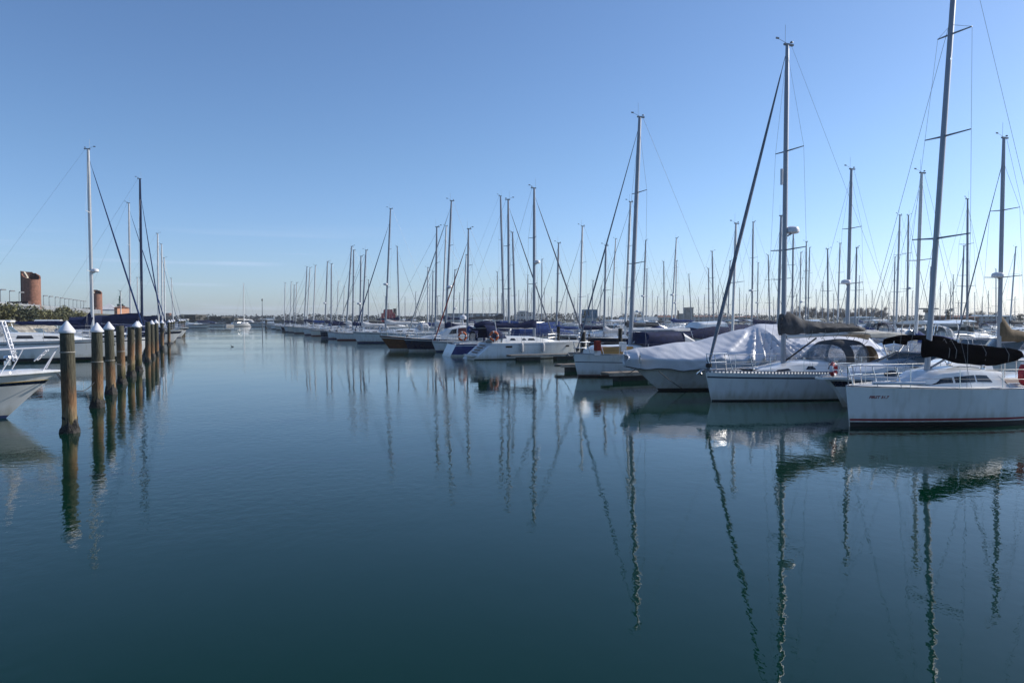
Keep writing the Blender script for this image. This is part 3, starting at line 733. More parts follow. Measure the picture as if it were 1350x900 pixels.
# 1: white sloop with the black sail cover
B = at(1120, 562); h = Hull(9.6, 3.25, 1.12, .98, .12, .3, ws=.86, wl0=.55, wl1=.94, sag=.03, tm=.62)
loc = B + P * 4.8; t1 = thing('sailing_boat', 'white sloop with thick black sail cover and red waterline, nearest on the right', 'sailing boat', loc, RZ, GF)
lx = lambda px, z=1.0: along(B, P, px, z) - h.L / 2
ln = lambda px, z=1.0, off=1.0: along(loc - D * off, P, px, z)            # the same on the side nearer the camera
h.mesh([(0, 2), (.13, 2), (.165, 0), (.225, 1), (.25, 0)], None, 30).build('hull', ['white', 'redline', 'black'], t1)
h.deck(.05, 24).build('deck', 'deck', t1)
xc0, xc1 = lx(1186), ln(1326, 1.1, .9)
rf = Roof(h, xc0, xc1, [(0, .02), (.12, .2), (.3, .42), (.6, .52), (1, .46)], [(0, .25), (.2, .7), (.5, .98), (1, 1.05)], .9)
rf.mesh(24).build('coachroof', 'white', t1)
xa, xb = ln(1232, 1.3, .95), ln(1308, 1.3, .95)
for sd in (-1, 1):
    for f0, f1, g0, g1 in ((0, .40, .26, .40), (.43, .72, .43, .72), (.75, 1, .75, .93)):
        rf.window(sd, (lerp(xa, xb, f0), lerp(xa, xb, f1), lerp(xa, xb, g0), lerp(xa, xb, g1)), .34, .70 if f0 else .66).build('window', 'window', t1)
cockpit(t1, h, xc1 - .05, 4.4, .95, .13)
MB().prism([(-.34, h.deck_z(xc1) + .1), (.34, h.deck_z(xc1) + .1), (.28, h.deck_z(xc1) + .5), (-.28, h.deck_z(xc1) + .5)], xc1 - .42, xc1 - .02, 'x').build('companionway_hatch', 'window', t1)
xm = lx(1222, 1.5); zb0 = rf.top(xm) - .05
hh, rk = mast_fit(loc + P * xm + Vector((0, 0, zb0)), P, 1256.5, 0)
MH = 14.4; rk *= (MH - zb0) / hh
rig(t1, h, xm, zb0, MH, rk, None, -4.75, 4.6, 'alu', .095, 3, None, .0055, 2, True, .78)
lt = MB()
bz = 2.35; be = lx(1346, 2.0)
MB().tube([(xm + .12, 0, bz - .2), (be - .2, 0, 1.75)], .075, 8).build('boom', 'alu', t1)
# cover hangs below the boom aft
rings = []
n_ = 30
for i in range(n_ + 1):
    f = i / n_; x = lerp(xm - .16, be, f)
    zt = 3 - 0.0; zt = Roof.pf([(0, 2.42), (.15, 2.36), (.5, 2.22), (.85, 2.10), (.96, 2.05), (1, 1.96)], f); zl = Roof.pf([(0, 1.86), (.1, 1.88), (.35, 1.66), (.7, 1.55), (.9, 1.66), (1, 1.80)], f)
    ring = []
    for k in range(14):
        a = 2 * math.pi * k / 14; c = -math.cos(a); wv = .17 * (1 if 0 < i < n_ else .5) * (1 - .2 * c)
        q = mnoise.noise(Vector((x * 1.6, a, 4))) * .03 + mnoise.noise(Vector((x * 6, a * 2, 1))) * .02
        ring.append((x, math.sin(a) * wv * (1 + q * 4), lerp(zl, zt, c * .5 + .5) + q * .5))
    rings.append(ring)
MB().loft(rings).build('sail_cover', 'f_black', t1)
for f in (.17, .24, .55, .8):
    x = lerp(xm, be, f); z_ = lerp(2.4, 2.1, f); MB().tube([(x, -.16, z_ - .5), (x, -.19, z_ - .25), (x, 0, z_ + .06), (x, .19, z_ - .25), (x, .16, z_ - .5)], .009, 4).build('cover_tie', 'wire', t1)
MB().tube([(xm + .15, 0, zb0 + .1), (xm + 1.1, 0, 1.95)], .035, 6).build('boom_vang', 'alu', t1)
pulpit(t1, h, 1.3, .58); lifelines(t1, h, .16, .88, 6, .55); pushpit(t1, h, 1.0, .6)
MB().tube(h.rail_pts(-1, 0, 1, .02), .018, 5).tube(h.rail_pts(1, 0, 1, .02), .018, 5).build('toe_rail', 'alu', t1)
MB().tube([(lx(1133), -.45, 1.24), (lx(1180), -.98, 1.22)], .045, 8).build('spinnaker_pole', 'white_plastic', t1)
for x_, y_ in ((xc1 - .5, -.55), (xc1 + .5, -1.08), (xc1 + .5, 1.08), (xc1 - .5, .55)):
    MB().lathe([(.09, 0), (.075, .03), (.06, .1), (.08, .15), (.03, .17)], (x_, y_, rf.top(min(x_, xc1)) - .06 if x_ < xc1 else h.deck_z(x_) + .2), 12).build('winch', 'steel', t1)
MB().torus((3.9, 0, 1.35), .42, .016, 'x', 22, 5).tube([(3.9, 0, .95), (3.85, 0, 1.35)], .04, 6).build('steering_wheel', 'steel', t1)
MB().lathe([(0, 0), (.2, .02), (.22, .1), (.2, .62), (.12, .72), (0, .74)], (3.6, -.75, 1.1), 12).build('rolled_cover', 'f_navy', t1)
MB().tube([(3.0, -1.2, 1.12), (3.05, -1.2, 1.75), (4.2, -1.15, 1.72), (4.25, -1.15, 1.1)], .016, 5).build('side_rail', 'steel', t1)
MB().box((xm - .9, 0, rf.top(xm - .9) + .0), (.5, .5, .05)).build('hatch', 'window', t1)
MB().tube([(xm + .1, -.1, zb0 + .03), (xm + .9, -.35, rf.top(xm + .9) + .01), (xc1 - .6, -.5, rf.top(xc1 - .6) + .01)], .012, 5).tube([(xm + .1, .12, zb0 + .03), (xc1 - .6, .35, rf.top(xc1 - .6) + .02)], .012, 5).build('halyard', 'darkrope', t1)
lettering(t1, h, 'FIRST 31.7', lx(1137.5, .85) - .1, .80, .105, 'redline')
hb_ = thing('horseshoe_buoy', 'red horseshoe buoy on the stern rail of the black covered sloop', 'life buoy', loc + P * ln(1355, 1.4, 1.25) + D * -1.25 + Vector((0, 0, 1.05)), RZ)
MB().tube([(.26 * math.cos(a) , 0, .34 + .3 * math.sin(a)) for a in [R(-60 + 300 * i / 14) for i in range(15)]], .085, 8, sq=1.3).build('buoy_body', 'red', hb_)
MB().box((0, 0, .66), (.5, .13, .05)).build('buoy_strap', 'white_plastic', hb_)

# 2: white cabin cruiser squeezed between the two sloops
h = Hull(8.6, 2.9, .98, .9, .95, .1, wl0=.3, wl1=.86, tm=.6, ws=.9, fp=.9, stem=1.15, blunt=.12)
tip = uv(19.7, 19.25); loc = tip + P * (4.3 + .95); Bc = loc - P * 4.3
t2 = thing('cabin_cruiser', 'white cabin cruiser with raked windscreen and navy band, between two sloops', 'motor boat', loc, RZ, GF)
lx = lambda px, z=1.5: along(loc, P, px, z)
h.mesh([(0, 2), (.1, 2)], (.70, .93, 1), 24).build('hull', ['white', 'navy', 'anti_blue'], t2)
h.deck(.07).build('deck', 'white', t2)
r2 = Roof(h, -4.5, 1.3, [(0, .05), (.08, .3), (.22, .52), (1, .62)], [(0, .45), (.2, .95), (.5, 1.2), (1, 1.28)], .1)
r2.mesh(20).build('cabin', 'white', t2)
for sd in (-1, 1):
    for x in (along(loc - D * 1.2, P, 1186, 1.1), along(loc - D * 1.2, P, 1232, 1.1)):
        top, bot = [], []
        for i in range(13):
            q = math.cos(math.pi * i / 12); e = math.sqrt(max(0, 1 - q * q)); xx = x - q * .26
            y, z = r2.side(xx, .48 + .2 * e); top.append((xx, sd * (y - .004), z)); y, z = r2.side(xx, .48 - .2 * e); bot.append((xx, sd * (y - .004), z))
        MB().strip(top, bot, (0, sd * .014, .003)).build('porthole', 'window', t2)
z2 = r2.top(-2.6) - .08
def wsec(x, w, z): return [(x + .75 * abs(u) ** 2.2, w * u, z) for u in (-1, -.8, -.5, -.2, .2, .5, .8, 1)]
canopy([wsec(-3.0, 1.05, z2 - .02), wsec(-1.7, 1.0, z2 + .40)], .012).build('windscreen', 'glass', t2)
fr = MB().tube(wsec(-1.7, 1.0, z2 + .41), .02, 5).tube(wsec(-3.0, 1.05, z2), .018, 5)
for j in (0, 2, 5, 7): fr.tube([wsec(-3.0, 1.05, z2 - .01)[j], wsec(-1.7, 1.0, z2 + .40)[j]], .016, 5)
for sd in (-1, 1): fr.tube([(-.95, sd * 1.0, z2 + .41), (.4, sd * 1.15, z2 + .05)], .016, 5)
fr.build('windscreen_frame', 'alu', t2)
bx0, bx1 = lx(1196, 2.2), lx(1228, 2.2); zz = 2.16
canopy([arch(bx0, 1.05, zz - .05, .22, 8, .5), arch((bx0 + bx1) / 2, 1.12, zz, .26, 8, .5), arch(bx1, 1.05, zz - .08, .22, 8, .5)], .07).build('bimini', 'f_black', t2)
fr = MB()
for sd in (-1, 1):
    for x in (bx0, bx1, (bx0 + bx1) / 2): fr.tube([((bx0 + bx1) / 2, sd * 1.2, z2 - .1), (x, sd * 1.08, zz + .02)], .02, 5)
fr.build('bimini_frame', 'steel', t2)
pulpit(t2, h, 3.6, .5, .015)
MB().prism([(-5.55, -.2), (-5.45, -.26), (-4.6, -.36), (-4.6, .36), (-5.45, .26), (-5.55, .2)], h.fb + .0, h.fb + .07).build('bow_platform', 'white', t2)
MB().tube([(-5.5, 0, h.fb + .1), (-4.7, 0, h.fb + .13)], .028, 6).tube([(-5.52, -.16, h.fb + .02), (-5.5, 0, h.fb + .09), (-5.52, .16, h.fb + .02)], .03, 6).build('anchor', 'steel', t2)
MB().box((4.4, 0, .35), (.6, 2.3, .08)).build('swim_platform', 'white', t2)
MB().tube(h.rail_pts(-1, 0, 1, .0), .028, 5).tube(h.rail_pts(1, 0, 1, .0), .028, 5).build('rub_rail', 'fender', t2)
q = loc + P * -5.15 + D * -.22 + Vector((0, 0, h.fb + .06)); lb = thing('ring_buoy', 'small red and white ring buoy standing on the cruiser bow platform', 'life buoy', q, RZ + .4)
MB().torus((0, 0, .27), .19, .065, 'y', 22, 8, lambda i: 1 if (i // 3) % 2 else 0).build('ring', ['red', 'white_plastic'], lb)
MB().tube([(-.2, 0, .4), (-.1, -.08, .54), (.1, -.08, .54), (.2, 0, .4)], .012, 4).build('grab_line', 'rope', lb)

# 3: white sloop with the grey sail cover
B = at(938, 528.5); h = Hull(10.6, 3.4, 1.06, .98, .26, .45, wl0=.52, wl1=.94, ws=.84, sag=.04, tm=.6)
loc = B + P * 5.3; t3 = thing('sailing_boat', 'white sloop with grey sail cover, grey sprayhood and radar dome on its mast', 'sailing boat', loc, RZ, GF)
lx = lambda px, z=1.1: along(loc, P, px, z)
h.mesh([(0, 2), (.05, 2)], (.80, .855, 1), 30).build('hull', ['white', 'blueline', 'black'], t3)
h.deck(.05).build('deck', 'deck', t3)
xc0, xc1 = lx(975), lx(1095)
rf = Roof(h, xc0, xc1 + 1.0, [(0, .02), (.2, .16), (.45, .36), (.75, .44), (1, .46)], [(0, .3), (.25, .75), (.6, 1.05), (1, 1.15)], .3)
rf.mesh(22).build('coachroof', 'white', t3)
for sd in (-1, 1):
    for a, b in ((1031, 1050), (1066.5, 1078), (1092, 1103)):
        a, b = ln(a, 1.35), ln(b, 1.35); rf.window(sd, (a, b, a + .12, b - .1), .36, .68).build('window', 'window', t3)
cockpit(t3, h, xc1 + 1.0, 4.7, .95, .3)
xm = lx(1032.5, 1.5); z0 = rf.top(xm) - .05
hh, rk = mast_fit(loc + P * xm + Vector((0, 0, z0)), P, 1038, 60)
mo3, ax3 = rig(t3, h, xm, z0, z0 + hh, rk, 'f_jib', -5.3 - .2, 4.8, 'alu', .105, 2, (.415, .8), .0055, 4, True, .965, .066)
zb = zat(444, 28.8)
MB().tube([(xm + .12, 0, zb), (lx(1138, 2.4), 0, zb + .14)], .075, 8).build('boom', 'alu2', t3)
cover_mesh(xm - .2, lx(1140, 2.5), zb + .10, zb + .24, [(0, .74), (.05, .84), (.11, .82), (.28, .52), (.5, .36), (.8, .26), (1, .10)], .2, 34, 3, .04, .035).build('sail_cover', 'f_grey', t3)
for f_ in (.3, .46, .62, .78, .92):
    x_ = lerp(xm, lx(1140, 2.5), f_); tp_ = zb + .26 + Roof.pf([(0, .74), (.11, .82), (.28, .52), (.5, .36), (.8, .26), (1, .1)], f_); MB().tube([(x_, 0, zb - .1), (x_, -.2, zb + .14), (x_ + .02, -.13, (zb + tp_) / 2 + .05), (x_, 0, tp_), (x_ + .02, .13, (zb + tp_) / 2 + .05), (x_, .2, zb + .14), (x_, 0, zb - .1)], .01, 4).build('cover_strap', 'rope', t3)
for z_ in (.1, .3, .5, .68): MB().lathe([(.035, -.03), (.05, 0), (.035, .03)], (xm - .2, -.1, zb + z_), 8).build('cover_toggle', 'rubber', t3)
MB().tube([(xm + .12, 0, z0 + .12), (xm + 1.6, 0, zb - .06)], .035, 6).build('boom_vang', 'rubber', t3)
hz = h.deck_z(xc1) + .38
sprayhood(t3, h, lx(1070, 1.7), lx(1118, 1.7), 1.08, hz - .02, .82, 'f_grey')
zz = hz + 1.05; c0, c1 = lx(1116, 2.2), lx(1176, 2.2)
canopy([arch(c0, 1.2, zz - .1, .16, 8, .4), arch(lerp(c0, c1, .35), 1.24, zz - .1, .2, 8, .4), arch(lerp(c0, c1, .75), 1.24, zz - .16, .2, 8, .4), arch(c1, 1.2, zz - .28, .16, 8, .4)], .03).build('bimini', 'f_beige', t3)
fr = MB()
for sd in (-1, 1):
    for x in (c0, lerp(c0, c1, .7), c1): fr.tube([(lerp(c0, c1, .5), sd * 1.3, h.deck_z(3) + .1), (x, sd * 1.23, zz - .2 - (.16 if x == c1 else 0))], .014, 5)
fr.build('bimini_frame', 'steel', t3)
wx = lx(1143, 1.6)
MB().prism([(-.55 * math.cos(math.pi * i / 14), 1.0 + .92 * math.sin(math.pi * i / 14)) for i in range(15)], wx - .1, wx + .12, 'x').build('wheel_cover', 'f_tan', t3)
pulpit(t3, h, 1.55, .66); lifelines(t3, h, .2, .9, 7, .6); pushpit(t3, h, 1.2, .65)
def slotted(sd):
    mb = MB(); pts = h.rail_pts(sd, 0, 1, .0, 90, .01)
    mb.tube([(x, y, z + .075) for x, y, z in pts], .016, 5)
    for i in range(0, 91, 1): mb.box((pts[i][0], pts[i][1], pts[i][2] + .035), (.055, .018, .07))
    return mb
for sd in (-1, 1): slotted(sd).build('toe_rail', 'alu', t3)
MB().tube([(-5.75, 0, 1.13), (-5.1, 0, 1.16)], .035, 6).tube([(-5.85, -.12, 1.0), (-5.78, 0, 1.12), (-5.85, .12, 1.0)], .04, 6).build('anchor', 'steel', t3)
tl = lerp(z0, z0 + hh, .60); MB().lathe([(.0, -.32), (.055, -.3), (.055, .3), (0, .32)], (ax3(tl) + .3, .55, tl), 8).build('radar_reflector', 'white_plastic', t3)
MB().box((lx(990), 0, rf.top(lx(990)) + .0), (.6, .6, .05)).build('hatch', 'window', t3)

# 4: motor yacht under the pale tarpaulin
B = at(868, 514.5); h = Hull(11.2, 3.7, 1.25, 1.1, 1.5, .1, wl0=.3, wl1=.86, tm=.6, ws=.9, fp=.85, stem=1.1)
loc = B + P * 5.6; t4 = thing('motor_yacht', 'motor yacht wrapped to the gunwale in a pleated pale silver tarpaulin', 'motor boat', loc, RZ, GF)
h.mesh([(0, 1), (.09, 1), (.16, 2)], None, 26).build('hull', ['grime', 'black', 'white'], t4)
h.deck(.05).build('deck', 'white', t4)
lx = lambda px, z=2.0: along(loc, P, px, z)
M['tarp'] = mat('silver_tarpaulin', (.66, .67, .71), .34, var=.08, scale=1.2, spec=.6, bump=.006, bscale=9)
xt0, xp, xt1 = -5.6 - 1.62, lx(1000, 2.7), 5.6
rings = []; NX, NY = 210, 56
def ridge(x):
    return Roof.pf([(0, 1.70), (.05, 1.80), (.25, 2.02), (.46, 2.55), (.53, 2.76), (.60, 2.76), (.8, 2.68), (.97, 2.55), (1, 2.3)], (x - xt0) / (xt1 - xt0))
fp_ = (xp - xt0) / (xt1 - xt0)
for i in range(NX + 1):
    f = i / NX; x = lerp(xt0, xt1, f); xx = max(x, -5.6 - 1.48); hw = h.deck_y(xx) + .07 + (.12 if f < .04 else 0); gz = h.deck_z(xx) + .12 + .1 * math.sin(f * 3); zr = ridge(x); ring = []
    zlow = Roof.pf([(0, 1.0), (.1, .93), (.25, .86), (.4, .78), (.5, .62), (.62, .70), (.8, .72), (1, .7)], f) + .05 * math.sin(x * 4.1) + .05 * mnoise.noise(Vector((x * 2.0, 3, 0)))
    for j in range(NY + 1):
        g = j / NY * 2 - 1; a = abs(g); sd = -1 if g < 0 else 1
        if a < .66:
            q = a / .66; y = hw * q; z = zr - (zr - gz) * (q ** 1.25)
        else:
            q = (a - .66) / .34; y = hw + .02 - .10 * q; z = lerp(gz, zlow, q)
        dx, dz = x - xp, max(.05, zr - z + .05); ang = math.atan2(dx, (2.72 - z) + .15); dist = math.hypot(dx, 2.72 - z)
        amp = .15 * clamp((dist - .2) / .8, 0, 1) * clamp(1.25 - abs(ang) / 1.25, 0, 1) * (1 if a < .7 else .35)
        fold = ((1 - abs(math.sin(ang * 14 + 1.1 * mnoise.noise(Vector((ang * 4, 1, sd)))))) ** 1.8 - .3) * amp
        fold *= 2.2 if dx < 0 else 1.0
        fold += mnoise.noise(Vector((x * .9, g * 2.2, 2))) * .05 + mnoise.noise(Vector((x * 2.6 + z * 2.5, g * 3, 7))) * .028
        sag_ = -.05 * math.sin(min(1, a / .66) * math.pi) * (1 - .6 * abs(math.sin(x * 1.3)))
        ring.append((x + (.1 * math.sin(g * 9) if i in (0, NX) else 0), sd * (y + fold * (.9 if a > .1 else 0)), z + fold * .6 + sag_))
    rings.append(ring)
tp = MB(); tp.loft(rings, closed=False)
for rg in (rings[0], rings[-1]):
    o = len(tp.v); tp.v += [tuple(q) for q in rg]; tp.f.append(tuple(range(o, o + len(rg)))); tp.m.append(0)
tarp = tp.build('tarpaulin', 'tarp', t4, 60)
for rg in (0, -1):
    MB().tube([Vector(r_[rg]) + Vector((0, (-.02 if rg == 0 else .02), 0)) for r_ in rings[::4]], .014, 5).build('edge_rope', 'darkrope', t4)
md = tarp.modifiers.new('thickness', 'SOLIDIFY'); md.thickness = .012
MB().box((xt0 + .34, -.62, 1.36), (.04, .36, .34), -.5).build('vent_panel', 'f_beige', t4)

# 5: white sloop with navy doghouse and yellow coaming
B = at(762, 496.5); h = Hull(10.8, 3.5, 1.18, 1.05, .28, .5, wl0=.5, wl1=.93, sag=.05)
loc = B + P * 5.4; t5 = thing('sailing_boat', 'white sloop with navy doghouse and yellow wooden coaming left of the tarpaulin', 'sailing boat', loc, RZ, GF)
lx = lambda px, z=1.5: along(loc, P, px, z)
h.mesh([(0, 2), (.05, 2), (.12, 1)], (.60, .64, 3), 28).build('hull', ['white', 'brownline', 'black', 'blueline'], t5); h.deck(.05).build('deck', 'deck', t5)
rf = Roof(h, lx(776), lx(905), [(0, .25), (.05, .45), (.4, .5), (1, .5)], [(0, .7), (.3, .95), (1, 1.1)], .1)
rf.mesh(14).build('coachroof', 'white', t5)
for sd in (-1, 1): rf.window(sd, (lx(784), lx(824), lx(784), lx(824)), .15, .92, .02).build('coaming_board', 'yellow', t5)
MB().box((lx(778.5), -.75, 1.62), (.25, .3, .5)).build('locker', 'f_red', t5)
MB().box((lx(811), -.8, 1.55), (.3, .25, .5)).build('cabin_post', 'white', t5)
xm = lx(831, 1.6); z0 = rf.top(xm) - .05; hh, rk = mast_fit(loc + P * xm + Vector((0, 0, z0)), P, 843.5, 155)
rig(t5, h, xm, z0, z0 + hh, rk, 'f_jib', -5.5, 4.8, 'alu', .125, 2, None, .007, 6, True, .94, .04)
zb = zat(434.5, 41); MB().tube([(xm + .1, 0, zb), (lx(909, 2.3), 0, zb + .0)], .085, 8).build('boom', 'alu2', t5)
MB().tube([(xm + .1, 0, z0 + .1), (xm + 1.7, 0, zb - .05)], .045, 6).build('boom_vang', 'alu2', t5)
a, b = lx(841, 1.9), lx(897, 1.9); zd = rf.top(a) - .06
canopy([arch(a - .25, 1.05, zd, .14, 8, .5), arch(a + .1, 1.05, zd, .72, 8, .5), arch(b - .5, 1.1, zd, .76, 8, .5), arch(b, 1.1, zd, .3, 8, .5)], .03).build('doghouse', 'f_navy', t5)
canopy([arch(b - .46, 1.13, zd, .79, 8, .5), arch(b + .3, 1.14, zd - .1, .4, 8, .5)], .02).build('awning', 'f_white', t5)
pulpit(t5, h, 1.4, .62); lifelines(t5, h, .2, .9, 6, .6); pushpit(t5, h, 1.2, .62)
MB().tube(h.rail_pts(-1, 0, 1, .02), .02, 5).tube(h.rail_pts(1, 0, 1, .02), .02, 5).build('toe_rail', 'alu', t5)
MB().tube([(-5.95, 0, 1.22), (-5.3, 0, 1.25)], .04, 6).tube([(-6.0, -.14, 1.08), (-5.95, 0, 1.2), (-6.0, .14, 1.08)], .045, 6).build('anchor', 'wire', t5)

# 6: white sloop lying stern out, with blue covers
def ring_buoy(label, q, rz, par=None):
    t = thing('ring_buoy', label, 'life buoy', q, rz); MB().torus((0, 0, 0), .3, .085, 'y', 24, 8, lambda i: 1 if i % 6 == 0 else 0).build('ring', ['orange', 'white_plastic'], t)
    MB().torus((0, 0, 0), .39, .012, 'y', 24, 5).build('grab_line', 'rope', t); return t
B = at(617, 473.2); h = Hull(9.6, 3.4, 1.28, 1.2, .4, 1.45, wl0=.5, wl1=.93, ws=.84, sag=.02, tm=.55)
loc = B + P * 4.8; RB = TH + math.pi; nP = -P
t6 = thing('sailing_boat', 'white sloop moored stern out with scooped transom and dark blue sail cover', 'sailing boat', loc, RB, GF)
lx = lambda px, z=1.4: -along(loc, P, px, z)
h.mesh([(0, 2), (.06, 2)], (.84, .88, 1), 28, 3).build('hull', ['white', 'fender', 'black', 'white'], t6); h.deck(.05).build('deck', 'deck', t6)
MB().prism([(4.0, -1.05), (4.82, -.98), (4.82, .98), (4.0, 1.05)], .22, .34).build('swim_step', 'white', t6)
tz = lambda z, o=0: 4.8 - 1.45 * z / 1.2 + o
MB().add([(tz(z, o), y, z) for o in (.0, .03) for y, z in ((-.85, .42), (.85, .42), (.95, 1.12), (-.95, 1.12))], [(0, 1, 2, 3), (7, 6, 5, 4), (0, 4, 5, 1), (1, 5, 6, 2), (2, 6, 7, 3), (3, 7, 4, 0)]).build('transom_shade', 'fender', t6)  # flat grey plate, paints the shading inside the white scoop
for s_ in range(4): MB().box((tz(.5 + .17 * s_, .06), 0, .5 + .17 * s_), (.16, 1.1, .05)).build('transom_step', 'teak', t6)
rf = Roof(h, lx(735), lx(655), [(0, .02), (.2, .22), (.5, .42), (1, .48)], [(0, .3), (.3, .85), (1, 1.1)], .3); rf.mesh(16).build('coachroof', 'white', t6)
for sd in (-1, 1):
    for a, b in ((700, 690), (688, 682), (674, 666)): rf.window(sd, (lx(a), lx(b), lx(a) + .1, lx(b) - .1), .4, .72).build('window', 'window', t6)
    y_ = h.hb(.5)
    for px in (737, 661):
        x = lx(px, .9); a, b = h.at(0, .9)[0], h.at(1, .9)[0]; yy = h.at((x - a) / (b - a), .9)[1]
        MB().box((x, sd * yy, .93), (.5, .05, .13)).build('hull_window', 'window', t6)
xm = lx(704.2, 1.6); z0 = rf.top(xm) - .05; hh, rk = mast_fit(loc + nP * xm + Vector((0, 0, z0)), nP, 704.3, 248.5)
rig(t6, h, xm, z0, z0 + hh, rk, 'f_jib', -4.95, 3.2, 'alu', .12, 2, (.50, -.5), .008, 5, True, .94, .06)
zb = zat(432, 58.5); MB().tube([(xm + .1, 0, zb), (lx(624, 2.3), 0, zb + .05)], .08, 8).build('boom', 'alu2', t6)
cover_mesh(xm - .15, lx(625, 2.3), zb + .05, zb + .1, [(0, .78), (.1, .5), (.3, .30), (.6, .30), (.85, .48), (1, .2)], .2, 26, 8, .1, .04).build('sail_cover', 'f_navy', t6)
sprayhood(t6, h, lx(662), lx(636), 1.1, h.deck_z(2) + .35, .95, 'f_navy', False)
cockpit(t6, h, lx(655) + .1, 3.1, .95, .3); pulpit(t6, h, 1.4, .62); lifelines(t6, h, .15, .72, 6, .6)
for sd in (-1, 1): MB().tube([(2.6, sd * 1.35, h.deck_z(2.6)), (2.5, sd * 1.35, 1.85), (3.35, sd * 1.3, 1.85), (3.3, sd * 1.3, 1.2)], .016, 5).build('stern_rail', 'steel', t6)
for sd in (-1, 1): MB().tube([(2.9, sd * 1.3, 1.2), (3.15, sd * 1.25, 2.9)], .03, 5).build('davit_post', 'alu2', t6)
ring_buoy('orange ring buoy on the stern rail of the stern-out white sloop', loc + nP * 3.25 + D * -1.36 + Vector((0, 0, 1.72)), RZ)
for px, lab in ((676, 'grey fender hanging amidships on the stern-out white sloop'), (703, 'grey fender below the mast of the stern-out white sloop')):
    x = lx(px, .9); a_, b_ = h.at(0, .9)[0], h.at(1, .9)[0]; yy = h.at((x - a_) / (b_ - a_), .9)[1] + .14
    f_ = thing('fender', lab, 'fender', loc + nP * x + D * -yy + Vector((0, 0, .55)), RZ, 'fenders on the stern-out sloop')
    MB().lathe([(.02, -.05), (.1, 0), (.13, .08), (.13, .55), (.1, .63), (.02, .68)], n=12).build('fender_body', 'fender', f_); MB().tube([(0, 0, .66), (0, .08, 1.25)], .012, 4).build('fender_line', 'rope', f_)
# ------------------------------------------------------------------ the rest of the front row and the left row (rig made to measure from where each boat lies)
USED = {}                                          # berth bookkeeping: band -> list of u
def take(v, u): USED.setdefault(v, []).append(u)
def place(label, px_base, px_top, py_top, v=None, bow='l', J=.37, L=None, spot=None, hullz=1.3, **kw):
    """boat whose mast foot stands at column px_base on the line v; bow 'l' = towards the channel on the right side"""
    B0 = atv(px_base, v, hullz); dv = P if bow == 'l' else -P
    hh, rk = mast_fit(B0, dv, px_top, py_top); mh = hullz + hh
    L = L or clamp(mh * .73, 6.5, 14); k = L / 10
    xm = -L / 2 + J * L
    loc = Vector((B0.x, B0.y, 0)) - dv * xm
    u = loc.dot(D)
    return sailboat(label, loc, TH if bow == 'l' else TH + math.pi, mh, xm, L=L, rake=rk * .95, **kw), u
for u in (16.2, 19.7, 23, 27.4, 35.4, 53.7): take(20, u)
_, u = place('royal blue hulled sloop moored stern out beside the lifebuoy sloop', 671, 670, 263.5, 23.2, 'r', .42, 9.4, kind='cruiser', hull='royal', stripe='white', anti='white', cover='f_navy', hood='f_navy', group=GF, seed=2, mast='alu'); take(20, u)
ring_buoy('orange ring buoy on the stern of the royal blue sloop', uv(u - 1.2, 18.75, 1.6), TH)
_, u = place('white sloop with a rust red furled headsail next to the navy hull', 616, 617.7, 302, 22.0, 'l', .36, 8.2, kind='cruiser', jib='f_red', cover='f_blue', hood='f_blue', group=GF, seed=3, sun='f_blue'); take(20, u)
tn, u = place('navy hulled motor sailer with dark red windowed deckhouse', 587, 595.6, 265, 20.8, 'l', .36, 9.8, kind='cruiser', hull='navy', stripe='white', anti='white', cover='f_navy', hood=None, group=GF, seed=4, jib='f_jibw', radar=(.36, .45)); take(20, u)
hq = Hull(9.8, 3.2, 1.2, 1.0, .5, .5); dh = Roof(hq, -2.2, 2.4, [(0, .35), (.2, 1.0), (.5, 1.28), (1, 1.25)], [(0, .75), (.3, 1.0), (1, 1.1)], .1); dh.mesh(12).build('deckhouse', 'white', tn)
M['maroon'] = mat('maroon_window_cover', (.10, .015, .02), .6)
for sd in (-1, 1):
    dh.window(sd, (-1.3, -.55, -.95, -.5), .5, .88, .02).build('window', 'window', tn); dh.window(sd, (-.4, 2.1, -.35, 2.0), .5, .88, .02).build('window_cover', 'maroon', tn)
MB().lathe([(0, 0), (.3, 0), (.33, .1), (.3, .3), (.12, .42), (0, .44)], (.4, 0, hq.deck_z(0) + 1.9), 14).tube([(.4, 0, hq.deck_z(0) + 1.2), (.4, 0, hq.deck_z(0) + 1.95)], .06, 6).build('satellite_dome', 'white_plastic', tn)
_, u = place('brown varnished wooden sloop with raked bow between navy and white hulls', 574, 576, 299.5, 20.4, 'l', .40, 11, kind='classic', hull='brown', stripe='white', anti='white', cover='f_white', hood=None, group=GF, seed=5, jib=None); take(20, u)
_, u = place('white sloop with dark navy furled headsail left of the brown hull', 508, 515.3, 275.5, 20.4, 'l', .30, 11.5, kind='cruiser', cover='f_white', hood='f_white', group=GF, seed=6, jib='f_jibn', radar=(.38, -.55), stripe='blueline'); take(20, u)

